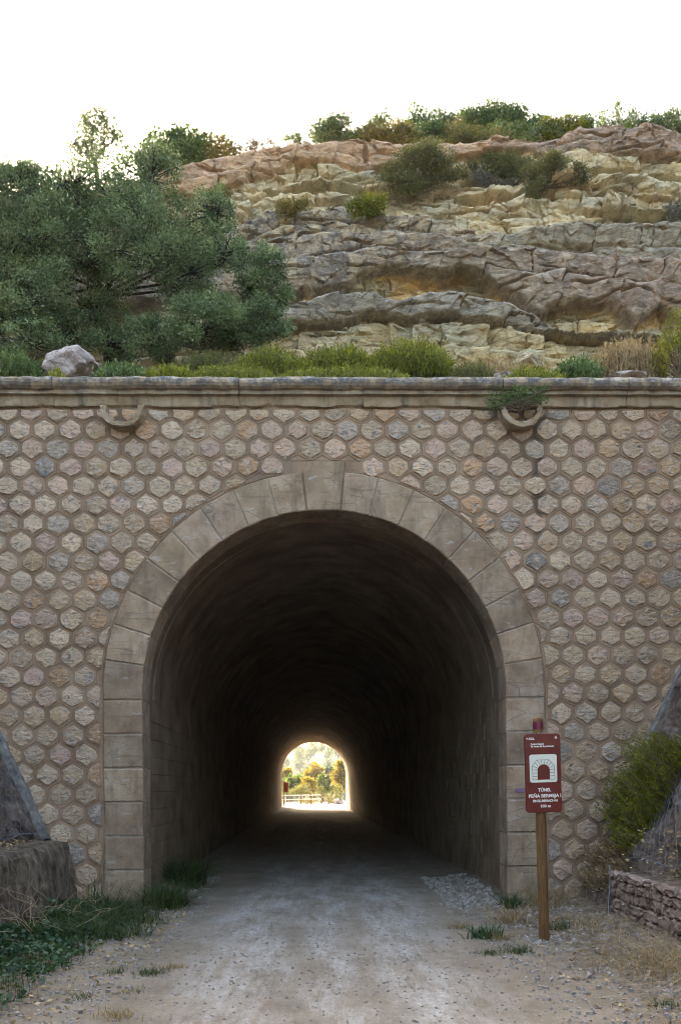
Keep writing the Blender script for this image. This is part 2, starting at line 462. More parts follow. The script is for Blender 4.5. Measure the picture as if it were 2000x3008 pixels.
M['bark'] = m_simple("bark", [(0.3, (0.022, 0.019, 0.015)), (0.6, (0.06, 0.05, 0.04))], 14, 6, 40, 0.8, 0.02)
M['twig'] = m_simple("twig_wood", [(0.3, (0.08, 0.06, 0.04)), (0.6, (0.16, 0.12, 0.08))], 14, 4, 40, 0.4, 0.01)
M['green_stem'] = m_simple("green_stem", [(0.3, (0.04, 0.05, 0.012)), (0.6, (0.085, 0.095, 0.02))], 14, 4, 40, 0.3, 0.01)
M['straw_stem'] = m_simple("dry_stem", [(0.3, (0.22, 0.15, 0.08)), (0.6, (0.36, 0.27, 0.16))], 14, 4, 40, 0.3, 0.01)
M['post'] = m_wood("treated_timber", (0.07, 0.036, 0.012), (0.165, 0.09, 0.03))
M['rail'] = m_wood("fence_timber", (0.42, 0.36, 0.28), (0.62, 0.55, 0.45), sc3=(0.5, 6, 6))
M['scrubhill'] = m_simple("scrub_hill", [(0.3, (0.035, 0.045, 0.02)), (0.5, (0.06, 0.07, 0.032)), (0.7, (0.12, 0.11, 0.06))], 0.15, 8, 1, 0.6, 0.3)
M['wire'] = m_simple("galvanised_wire", [(0.3, (0.10, 0.12, 0.14)), (0.7, (0.20, 0.235, 0.27))], 20, 3, 30, 0.2, 0.01, rough=0.5, spec=0.5, metal=0.4)
M['litter'] = m_leaf("leaf_litter", [(0.0, (0.16, 0.10, 0.045)), (0.5, (0.30, 0.21, 0.10)), (1.0, (0.44, 0.34, 0.18))], 0.1, 1.0, 0.9)
M['oak'] = m_leaf("holm_oak_leaf", [(0.0, (0.025, 0.04, 0.016)), (0.5, (0.10, 0.148, 0.06)), (1.0, (0.23, 0.295, 0.125))], 0.12, 1.3)
M['green'] = m_leaf("green_leaf", [(0.0, (0.03, 0.055, 0.016)), (0.5, (0.07, 0.115, 0.03)), (1.0, (0.13, 0.18, 0.05))], 0.2, 1.3)
M['broom'] = m_leaf("yellow_broom", [(0.0, (0.035, 0.045, 0.004)), (0.5, (0.135, 0.148, 0.008)), (1.0, (0.27, 0.26, 0.018))], 0.3, 1.4)
M['olive'] = m_leaf("olive_scrub", [(0.0, (0.05, 0.05, 0.024)), (0.5, (0.105, 0.105, 0.035)), (1.0, (0.18, 0.165, 0.055))], 0.35, 1.6)
M['rusty'] = m_leaf("autumn_scrub", [(0.0, (0.09, 0.07, 0.02)), (0.5, (0.16, 0.13, 0.03)), (1.0, (0.25, 0.20, 0.045))], 0.15, 1.2)
M['greyscrub'] = m_leaf("grey_scrub", [(0.0, (0.075, 0.07, 0.055)), (0.5, (0.13, 0.125, 0.10)), (1.0, (0.20, 0.19, 0.16))], 0.2, 1.2)
M['straw'] = m_leaf("straw", [(0.0, (0.13, 0.085, 0.04)), (0.5, (0.25, 0.18, 0.09)), (1.0, (0.40, 0.31, 0.17))], 0.3, 1.2, 0.8)
M['grass'] = m_leaf("dark_grass", [(0.0, (0.016, 0.030, 0.009)), (0.5, (0.040, 0.064, 0.018)), (1.0, (0.09, 0.115, 0.035))], 0.3, 1.6)
M['ivy'] = m_leaf("bramble_leaf", [(0.0, (0.016, 0.042, 0.018)), (0.5, (0.038, 0.078, 0.032)), (1.0, (0.075, 0.12, 0.05))], 0.2, 1.6, 0.5)
M['yellow'] = m_leaf("yellow_poplar_leaf", [(0.0, (0.13, 0.09, 0.014)), (0.5, (0.20, 0.15, 0.022)), (1.0, (0.28, 0.22, 0.04))], 0.4, 1.2)
M['fresh'] = m_leaf("fresh_poplar_leaf", [(0.0, (0.05, 0.08, 0.014)), (0.5, (0.085, 0.125, 0.022)), (1.0, (0.13, 0.17, 0.035))], 0.4, 1.2)
M['pine'] = m_leaf("pine_needles", [(0.0, (0.035, 0.055, 0.025)), (0.5, (0.07, 0.095, 0.04)), (1.0, (0.12, 0.145, 0.06))], 0.25, 1.5)

# ================================================================== THE PORTAL
D = 12.38
XC, ZC, RI, RO = 0.055, 2.95, 2.535, 3.075
Z_COR = 6.915                                       # underside of the coping
portal = empty("tunnel_portal", (XC, D, 0))
tag(portal, "tall tunnel portal faced with rough hexagonal stones around a dressed stone arch", "tunnel portal")
PO = np.array([XC, D, 0.0])
def put(name, me, mat): return link(name, me, mat, portal)

def arch_pts(r, n, a0=math.pi, a1=0.0, zbot=None):
    a = np.linspace(a0, a1, n)
    return np.stack([XC + r * np.cos(a), ZC + r * np.sin(a)], 1)

# mortar backing with the arch hole, plus one raised mortar cell per hexagon
def build_wall():
    V, Fc = [], []
    def quad(pts):
        b = len(V); V.extend(pts); Fc.append([b, b + 1, b + 2, b + 3])
    xl, xr, zt, zb = -8.0, 8.2, 7.2, -0.5
    hr = RI + 0.06
    cl, crr = XC - hr, XC + hr
    quad([(xl, D, zb), (cl, D, zb), (cl, D, ZC), (xl, D, ZC)])
    quad([(xl, D, ZC), (cl, D, ZC), (cl, D, zt), (xl, D, zt)])
    quad([(crr, D, zb), (xr, D, zb), (xr, D, ZC), (crr, D, ZC)])
    quad([(crr, D, ZC), (xr, D, ZC), (xr, D, zt), (crr, D, zt)])
    A = arch_pts(hr, 49)
    for a, b in zip(A[:-1], A[1:]):
        quad([(a[0], D, a[1]), (b[0], D, b[1]), (b[0], D, zt), (a[0], D, zt)])
        quad([(a[0], D, a[1]), (a[0], D + 0.5, a[1]), (b[0], D + 0.5, b[1]), (b[0], D, b[1])])
    quad([(xl, D, zt), (xr, D, zt), (xr, D + 0.9, zt), (xl, D + 0.9, zt)])
    stones = []
    wx = 0.3495
    z = Z_COR - 0.055
    row = 0
    while z > -0.35:
        pitch = 0.258 + 0.022 * (6.9 - z) / 6.9
        a, b = pitch * 0.60, pitch * 0.40
        # half-pixel shifts measured on the photograph: odd rows are offset by half a cell
        x0 = -3.975 + (wx / 2 if row % 2 else 0)
        for k in range(-12, 36):
            cx = x0 + k * wx + 0.004 * (k % 3)
            if cx < -6.4 or cx > 6.6: continue
            sk = 0.0
            hexa = [(cx, z - a / 2 - b), (cx + wx / 2, z - a / 2), (cx + wx / 2, z + a / 2), (cx, z + a / 2 + b), (cx - wx / 2, z + a / 2), (cx - wx / 2, z - a / 2)]
            jx = lambda q: (q[0] + 0.035 * (float(vnoise(np.array([q[0] * 5.1]), np.array([q[1] * 5.3]), 301)[0]) - 0.5), q[1] + 0.035 * (float(vnoise(np.array([q[0] * 5.7]), np.array([q[1] * 5.1]), 307)[0]) - 0.5))
            hexa = [jx(q) for q in hexa]
            P = clip_half(hexa, 0, -1, -(Z_COR - 0.004))
            dx, dz = cx - XC, z - ZC
            if dz > 0:
                d = math.hypot(dx, dz) + 1e-9
                ux, uz = dx / d, dz / d
                if len(P) > 2: P = clip_half(P, ux, uz, ux * XC + uz * ZC + RO + 0.012)
            else:
                s = 1 if dx > 0 else -1
                if len(P) > 2: P = clip_half(P, s, 0, s * XC + RO + 0.012)
            # keystone sticks up above the ring
            if len(P) > 2 and abs(cx - 0.11) < 0.43 and z < 6.35 and z > 5:
                P = clip_half(P, 0, 1, 6.175)
            if len(P) < 3 or area(P) < 0.004: continue
            P = np.array(P)
            keep = [0]
            for i in range(1, len(P)):
                if np.hypot(*(P[i] - P[keep[-1]])) > 0.012: keep.append(i)
            if len(keep) > 2 and np.hypot(*(P[keep[-1]] - P[0])) < 0.012: keep.pop()
            P = P[keep]
            if len(P) < 3 or area(P) < 0.004: continue
            full = area(P) > 0.97 * (wx * (a + b))
            base, top = inset2(P, 0.003), inset2(P, 0.0075)
            if area(top) < 0.002: continue
            bI = len(V); n = len(P)
            h = 0.0075 + 0.003 * random.random()
            V.extend([(q[0], D - 0.001, q[1]) for q in base]); V.extend([(q[0], D - h, q[1]) for q in top])
            Fc.append([bI + n + i for i in range(n)])
            for i in range(n):
                j = (i + 1) % n
                Fc.append([bI + i, bI + j, bI + n + j, bI + n + i])
            stones.append((cx, z, P, full, h))
        z -= pitch
        row += 1
    me = poly_mesh("mortar_wall", np.array(V) - PO, Fc)
    put("mortar_wall", me, M['mortar'])
    return stones
stones = build_wall()

PAL = [((0.50, 0.42, 0.32), 5), ((0.58, 0.49, 0.39), 5), ((0.48, 0.375, 0.26), 4), ((0.54, 0.42, 0.34), 4), ((0.43, 0.36, 0.27), 3),
       ((0.47, 0.32, 0.20), 1.5), ((0.42, 0.385, 0.34), 1.6), ((0.31, 0.30, 0.285), 0.8), ((0.50, 0.38, 0.33), 1.6)]
def stone_tint(cx):
    c = np.array(random.choices([p[0] for p in PAL], [p[1] for p in PAL])[0])
    warm = min(max((cx - 2.5) / 2.5, 0), 1)                # the right flank is built of browner stone
    c = c * np.array([1.15, 1.02, 0.87])
    c = c * (1 - 0.16 * warm * np.array([0.8, 1.1, 1.5]))
    return c * random.uniform(0.82, 1.15)
def stone_geo(outline, rough=1.0):
    """outline ccw (n,2) about the stone's own centre; returns verts, faces (front at -Y)"""
    n = len(outline); O = np.asarray(outline)
    V = [(p[0], 0.006, p[1]) for p in O]
    for s, h in ((0.93, 0.018), (0.66, 0.021)):
        for p in O:
            k = s * (1 + random.uniform(-0.05, 0.05))
            V.append((p[0] * k, -(h + random.uniform(-0.010, 0.012) * rough), p[1] * k))
    V.append((0, -0.026 - random.uniform(-.006, .012), 0))
    f = []
    for r in (0, 1):
        for i in range(n):
            j = (i + 1) % n; f.append([r * n + i, r * n + j, (r + 1) * n + j, (r + 1) * n + i])
    for i in range(n): f.append([2 * n + i, 2 * n + (i + 1) % n, 3 * n])
    return V, f
def outline_from(P, ins, per_edge):
    Q = inset2(P, ins); out = []
    n = len(Q); c = Q.mean(0)
    for i in range(n):
        a, b = Q[i], Q[(i + 1) % n]
        m = max(1, per_edge)
        for k in range(m):
            t = (k + 0.5) / m if m > 1 else 0.5
            out.append(a + (b - a) * t)
        cut = b + (c - b) * 0.05
        out.append(cut)
    out = np.array(out)
    return out + RNG.normal(0, 0.0075, out.shape)
variants = []
z_ref = 3.5; pit = 0.258 + 0.022 * 0.5
for v in range(18):
    a, b = pit * 0.60, pit * 0.40; w = 0.3495
    H = np.array([(0, -a / 2 - b), (w / 2, -a / 2), (w / 2, a / 2), (0, a / 2 + b), (-w / 2, a / 2), (-w / 2, -a / 2)])
    V, f = stone_geo(outline_from(H, random.uniform(0.023, 0.033), 1))
    me = poly_mesh("hex_stone", V, f); me.materials.append(M['hex']); variants.append(me)
in_view = lambda cx, z: -4.35 < cx < 5.0 and z > 0.0
full = [s for s in stones if s[3] and in_view(s[0], s[1])]
full.sort(key=lambda s: abs(s[0] - 0.3) * 0.6 + abs(s[1] - 4.5) * 0.1)
single = full[:299]
ids = {(round(s[0], 4), round(s[1], 4)) for s in single}
for s in single:
    o = bpy.data.objects.new("hex_stone", random.choice(variants)); COL.objects.link(o); o.parent = portal
    sc = (0.258 + 0.022 * (6.9 - s[1]) / 6.9) / pit
    o.location = (s[0] - XC, -s[4], s[1])
    fl = random.choice((-1, 1))
    o.scale = (1, random.uniform(0.6, 1.2), sc)
    o.color = (*stone_tint(s[0]), 1)
V, Fc, tint = [], [], []
for s in stones:
    if (round(s[0], 4), round(s[1], 4)) in ids: continue
    Q = inset2(s[2], 0.03)
    if area(Q) < 0.0035 or len(Q) < 3: continue
    bb = Q.max(0) - Q.min(0)
    if min(bb) < 0.045: continue
    c = s[2].mean(0)
    vv, ff = stone_geo(outline_from(s[2], 0.028, 1) - c, 0.6)
    b0 = len(V)
    V += [(p[0] + c[0], p[1] + D - s[4], p[2] + c[1]) for p in vv]
    Fc += [[i + b0 for i in q] for q in ff]
    tc = stone_tint(s[0]); tint += [tc] * len(vv)
me = poly_mesh("hex_stones", np.array(V) - PO, Fc)
a_ = me.attributes.new("tint", 'FLOAT_COLOR', 'POINT')
a_.data.foreach_set("color", np.concatenate([np.array(tint), np.ones((len(tint), 1))], 1).astype(np.float32).ravel())
tag(put("hex_stones", me, M['hexfar']), kind='stuff')

# arch ring, keystone, jambs
def block_color(): 
    k = random.uniform(0.6, 1.3); return (k * random.uniform(.97, 1.05), k, k * random.uniform(.92, 1.02), 1)
def wedge(a0, a1, ri, ro, n=5):
    A = np.linspace(a0, a1, n)
    outer = [(XC + ro * math.sin(t), ZC + ro * math.cos(t)) for t in A]
    inner = [(XC + ri * math.sin(t), ZC + ri * math.cos(t)) for t in A[::-1]]
    return np.array(outer + inner)[::-1]
GAP = 0.0065
def block(name, poly, y0=D - 0.035, y1=D + 0.52, bevel=0.014):
    o = put(name, prism(name, poly, y0 + random.uniform(-.006, .006), y1, bevel, jit=0.0022, origin=PO), M['ashlar'])
    o.color = block_color(); return o
K0 = rad(5.2); ST = rad(9.55)
g_ = GAP / 2.8
for s in (-1, 1):
    for k in range(8):
        a0, a1 = K0 + ST * k + g_, K0 + ST * (k + 1) - g_
        P = wedge(a0, a1, RI, RO)
        if s < 0: P = np.stack([2 * XC - P[:, 0], P[:, 1]], 1)[::-1]
        block("voussoir", P)
    # springer
    a0 = K0 + ST * 8 + g_
    A = np.linspace(a0, math.pi / 2, 3)
    P = [(XC + RI * math.sin(t), ZC + RI * math.cos(t)) for t in A] + [(XC + RI, 2.845 + GAP), (XC + RO, 2.845 + GAP)] + [(XC + RO * math.sin(t), ZC + RO * math.cos(t)) for t in A[::-1]]
    P = np.array(P)
    if s < 0: P = np.stack([2 * XC - P[:, 0], P[:, 1]], 1)
    block("voussoir", P)
    for k in range(7):
        zt = 2.845 - 0.473 * k - GAP; zb = 2.845 - 0.473 * (k + 1) + GAP
        x0, x1 = (XC + RI, XC + RO) if s > 0 else (XC - RO, XC - RI)
        y0 = D - (0.035 if k < 6 else 0.06)
        jb = block("jamb_block", [(x0, zb), (x1, zb), (x1, zt), (x0, zt)], y0, bevel=0.017)
kx = 0.11
o = block("keystone", [(XC - 0.228, ZC + RI - 0.014), (XC + 0.228, ZC + RI - 0.014), (XC + 0.283, 6.0), (0.362, 6.15), (-0.165, 6.15), (XC - 0.283, 6.0)], D - 0.06, bevel=0.012)

def joint_bed():
    V, f = [], []
    y = D - 0.020
    pro = [(XC - RO + .004, -0.4, XC - RI - .004, -0.4)]
    for a in np.linspace(math.pi, 0, 61):
        pro.append((XC + (RO - .004) * math.cos(a), ZC + (RO - .004) * math.sin(a), XC + (RI + .004) * math.cos(a), ZC + (RI + .004) * math.sin(a)))
    pro.append((XC + RO - .004, -0.4, XC + RI + .004, -0.4))
    for (a, b, c, d) in pro: V += [(a, y, b), (c, y, d), (c, D + 0.4, d)]
    return mesh_np("joint_mortar", np.array(V) - PO, grid_faces(len(pro), 3)[:, ::-1])
M['joint'] = m_simple("joint_mortar", [(0.3, (0.16, 0.125, 0.09)), (0.5, (0.26, 0.215, 0.165)), (0.7, (0.36, 0.31, 0.25))], 9, 6, 40, 0.5, 0.01)
put("joint_mortar", joint_bed(), M['joint'])
# coping: a half round on a cove, fillet and fascia, in lengths
PROF = [(-0.30, 7.29), (0.05, 7.305), (0.115, 7.298), (0.165, 7.272), (0.195, 7.23), (0.20, 7.19), (0.185, 7.152), (0.15, 7.122),
        (0.115, 7.112), (0.112, 7.082), (0.128, 7.078), (0.128, 7.058), (0.085, 7.050), (0.072, 7.042), (0.066, 6.985), (0.066, 6.93), (0.060, 6.915), (-0.02, 6.905), (-0.30, 6.905)]
def coping(x0, x1, seed):
    n = max(6, int((x1 - x0) / 0.025)); xs = np.linspace(x0, x1, n)
    pr = np.array(PROF); m = len(pr)
    X = np.repeat(xs, m); P = np.tile(pr[:, 0], n); Z = np.tile(pr[:, 1], n)
    idx = np.tile(np.arange(m), n)
    w = fbm(X * 6, Z * 9, 4, seed) * 0.022
    chip = np.clip(vnoise(X * 3.1, Z * 2, seed + 3) - 0.66, 0, 1) * 0.13
    top = (idx >= 1) & (idx <= 7)
    P = P + np.where((idx > 0) & (idx < 16), w, 0) - np.where(top, chip, 0)
    Z = Z + np.where((idx > 0) & (idx < 9), w * 0.9, w * 0.2)
    low = (idx >= 14)
    rag = np.clip(fbm(X * 2.4, X * 0 + 3.3, 5, seed + 9, 0.55) * 0.16 + 0.005, -0.01, 0.05)
    Z = Z + np.where(low & (idx < 17), rag, 0)
    P = P - np.where((idx >= 15) & (idx < 17), np.clip(rag, 0, 1) * 0.7, 0)
    V = np.stack([X, D - P, Z], 1) - PO
    f = grid_faces(n, m)
    caps = [np.arange(m)[None, ::-1], (np.arange(m) + (n - 1) * m)[None, :]]
    return mesh_np("coping_stone", V, [f] + caps, smooth=False)
edges = [-8.0, -5.7, -3.65, -1.1, 0.62, 2.55, 4.3, 6.2, 8.1]
for k, (a, b) in enumerate(zip(edges[:-1], edges[1:])):
    put("coping_stone", coping(a + 0.004, b - 0.004, 40 + k * 5), M['coping'])

# two half-ring water outlets under the coping
for k, xd in enumerate((-2.69, 2.80)):
    zc, ro, ri = 6.86, 0.300, 0.222
    A = np.linspace(math.pi, 2 * math.pi, 23)
    P = [(xd + ro * math.cos(t), zc + ro * math.sin(t)) for t in A] + [(xd + ri * math.cos(t), zc + ri * math.sin(t)) for t in A[::-1]]
    me = prism("drain_spout", P, D - 0.23, D + 0.02, 0.012, jit=0.006, origin=PO)
    put("drain_spout", me, M['coping'])

# barrel lining
TL = 72.0
def skew(Y): return -0.70 * (Y - D) / (TL - D)
def lining():
    rl = RI + 0.045
    Ys = np.concatenate([[D + 0.50, D + 0.54], np.linspace(D + 1.0, TL, 50)])
    A = np.linspace(math.pi, 0, 41)
    sec = [(-rl, -0.3)] + [(-rl, z) for z in np.linspace(0, 2.6, 6)] + [(rl * math.cos(a), ZC + rl * math.sin(a)) for a in A] + [(rl, z) for z in np.linspace(2.6, 0, 6)] + [(rl, -0.3)]
    sec = np.array(sec); m = len(sec)
    V = []
    for i, Y in enumerate(Ys):
        g = 0.0
        z = sec[:, 1] - np.where(sec[:, 1] > 0.5, 0.18 * max(0, (Y - D) / (TL - D)), 0)
        V.append(np.stack([XC + skew(Y) + sec[:, 0] * (1 - g), np.full(m, Y), z], 1))
    V = np.concatenate(V)
    return mesh_np("tunnel_lining", V - PO, grid_faces(len(Ys), m), smooth=True)
put("tunnel_lining", lining(), M['lining'])
# collar and formwork ribs just inside the mouth
def rib(Y, w, t, a0=math.pi, a1=0):
    rl = RI + 0.045
    A = np.linspace(a0, a1, 41); V, f = [], []
    for a in A:
        for (r, y) in ((rl + 0.02, Y), (rl - t, Y + 0.01), (rl - t, Y + w - 0.01), (rl + 0.02, Y + w)):
            V.append((XC + skew(Y) + r * math.cos(a), y, ZC + r * math.sin(a)))
    return mesh_np("rib", np.array(V) - PO, grid_faces(len(A), 4))
for Y, w, t in ((D + 1.05, 0.5, 0.012),):
    put("vault_rib", rib(Y, w, t, math.pi + 0.0, 0.0), M['lining'])
# concrete blocks of the side walls near the mouth
bvar = {}
def slab(L, h):
    key = (round(L, 2), round(h, 2))
    if key not in bvar:
        b = 0.006
        me = prism("lining_block", [(-L / 2, -h / 2), (L / 2, -h / 2), (L / 2, h / 2), (-L / 2, h / 2)], -0.005, 0.03, b * 0.6, axis='X')
        me.materials.append(M['lining']); bvar[key] = me
    return bvar[key]
for s in (-1, 1):
    for r in range(11):
        y = D + 0.58 + (0.0 if r % 2 else 0.3)
        z = 0.12 + r * 0.262
        k = 0
        while y < D + 5.8:
            L = 0.60
            o = bpy.data.objects.new("lining_block", slab(L - 0.012, 0.25)); COL.objects.link(o); o.parent = portal
            o.location = (s * (RI + 0.045) + skew(y) + s * random.uniform(-0.003, 0.003), y + L / 2 - D, z)
            if s > 0: o.rotation_euler = (0, 0, math.pi)
            y += L
# purple paint mark on the right jamb
me = prism("paint_mark", [(2.70, 1.52), (2.96, 1.515), (2.97, 1.585), (2.71, 1.575)], D - 0.0455, D - 0.03, 0.001, jit=0.0, origin=PO)
put("paint_mark", me, m_simple("purple_paint", [(0.3, (0.20, 0.115, 0.18)), (0.7, (0.26, 0.15, 0.235))], 20))

# ================================================================== GROUND
def sheet(name, xs, ys, zf, mat, kind='structure', smooth=True):
    X, Y = np.meshgrid(xs, ys, indexing='ij')
    Z = zf(X, Y)
    me = mesh_np(name, np.stack([X, Y, Z], -1).reshape(-1, 3), grid_faces(len(xs), len(ys)), smooth)
    return tag(link(name, me, mat), kind=kind)
def bank(X):
    a = np.abs(X)
    return np.where(a > 2.1, 0.07 * np.clip((a - 2.1) / 1.4, 0, 1) ** 1.3, 0)
def z_track(X, Y):
    out = np.clip((D + 0.2 - Y) / 0.5, 0, 1)
    z = fbm(X * 1.3, Y * 0.6, 3, 3) * 0.05 + fbm(X * 5, Y * 5, 4, 5) * 0.03 + bank(X) * out
    z += np.where(np.abs(X) > 1.9, np.clip(fbm(X * 9, Y * 9, 3, 9), -.2, 1) * 0.04, 0)
    z += 0.10 * np.clip((np.abs(X) - 1.9) / 0.7, 0, 1) * np.clip((Y - D) / 1.0, 0, 1)
    return z
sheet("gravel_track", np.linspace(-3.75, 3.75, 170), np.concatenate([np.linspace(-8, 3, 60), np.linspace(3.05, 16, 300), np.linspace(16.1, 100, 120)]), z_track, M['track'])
def z_ground(X, Y):
    drop = np.clip((Y - 97) / 40, 0, 1) * 5.0
    return -0.06 - drop + fbm(X * 0.2, Y * 0.2, 3, 4) * 0.05
sheet("ground", np.concatenate([np.linspace(-420, -12, 12), np.linspace(-10, 10, 11), np.linspace(12, 420, 12)]),
      np.concatenate([np.linspace(-160, -10, 6), np.linspace(-5, 100, 12), np.linspace(104, 150, 12), np.linspace(170, 600, 10)]), z_ground, M['field'])

# cutting slopes on either side
def slope_x(z, s): return (3.80 + (z - 0.55) / 2.15) if s > 0 else -(3.84 + (z - 0.9) / 2.2)
def cutting(s):
    ys = np.linspace(-8, D - 0.02, 150)
    zz = np.linspace(-0.2, 8.5, 100)
    Y, Z = np.meshgrid(ys, zz, indexing='ij')
    X = slope_x(Z, s)
    amp = np.clip((Z - 0.2) * 2, 0.15, 1)
    w = worley(Y * 3.0, Z * 3.4, 21 + s)
    dn = fbm(Y * 1.1, Z * 1.3, 5, 60 + s, 0.6) * 0.40 + (w[2] - 0.5) * 0.16 + fbm(Y * 5, Z * 6, 4, 64, 0.6) * 0.14
    X = X - s * dn * amp * np.clip((D - Y) * 2, 0.3, 1)
    V = np.stack([X, Y, Z], -1)
    far = [(s * 14, 9.2), (s * 60, 11), (s * 400, 6)]
    ext = np.stack([np.stack([np.full(len(ys), fx), ys, np.full(len(ys), fz)], -1) for fx, fz in far], 1)
    V = np.concatenate([V, ext], 1)
    n = V.shape[1]
    f = grid_faces(len(ys), n)
    if s < 0: f = f[:, ::-1]
    return mesh_np("cutting_slope", V.reshape(-1, 3), f)
for s in (-1, 1):
    tag(link("cutting_slope", cutting(s), M['cutting']), kind='structure')

# ================================================================== TERRACE AND CLIFF
def terr_z(X, Y):
    t = np.clip((Y - (D + 0.6)) / 5.2, 0, 1.3)
    return 7.18 + 2.65 * t + fbm(X * 0.9, Y * 0.9, 4, 33) * 0.30 * np.clip(t * 3, 0, 1) + 0.25 * np.clip((-X - 1) / 4, 0, 1) * t
sheet("terrace", np.linspace(-16, 16, 160), np.linspace(D + 0.35, 19.2, 60), terr_z, M['earth'])

def pxcurve(pts):
    """photo polyline -> (x, z) on the mean cliff plane"""
    W = np.array([at_cliff(*p) for p in pts])
    return W[:, 0], W[:, 2]
B = {
 'top': [(-900, 690), (0, 640), (300, 590), (490, 527), (560, 507), (680, 478), (800, 442), (900, 430), (1050, 430), (1085, 436), (1200, 452), (1350, 432), (1450, 420), (1560, 432), (1640, 420), (1690, 400), (1760, 388), (1850, 393), (2000, 408), (2700, 430)],
 'b1': [(-900, 760), (0, 700), (490, 596), (560, 590), (700, 562), (800, 530), (870, 500), (960, 500), (1070, 516), (1200, 500), (1350, 486), (1480, 470), (1600, 478), (1660, 468), (1750, 470), (1850, 478), (2000, 482), (2700, 520)],
 'b2': [(-900, 830), (0, 800), (600, 735), (700, 692), (790, 640), (900, 632), (1000, 622), (1080, 640), (1200, 655), (1310, 668), (1400, 700), (1600, 690), (1640, 678), (1760, 680), (2000, 672), (2700, 690)],
 'b2b': [(-900, 900), (0, 860), (600, 790), (800, 735), (900, 716), (1000, 704), (1115, 710), (1240, 722), (1344, 730), (1376, 758), (1450, 765), (1529, 757), (1600, 760), (1700, 768), (1900, 790), (2000, 800), (2700, 820)],
 'b3': [(-900, 1000), (0, 960), (600, 880), (800, 880), (867, 876), (1000, 852), (1064, 820), (1128, 806), (1280, 827), (1344, 806), (1383, 824), (1446, 856), (1510, 888), (1574, 936), (1612, 914), (1689, 896), (1772, 900), (1861, 964), (1925, 915), (2000, 952), (2700, 970)],
 'b4': [(-900, 1040), (0, 1000), (600, 965), (855, 926), (920, 900), (1000, 880), (1096, 882), (1179, 904), (1236, 882), (1332, 879), (1459, 902), (1561, 940), (1620, 978), (2000, 1010), (2700, 1020)],
 'b5': [(-900, 1070), (0, 1050), (600, 1012), (855, 962), (1000, 951), (1102, 928), (1210, 946), (1330, 942), (1472, 962), (1561, 980), (1620, 988), (2000, 1022), (2700, 1030)],
}
BC = {k: pxcurve(v) for k, v in B.items()}
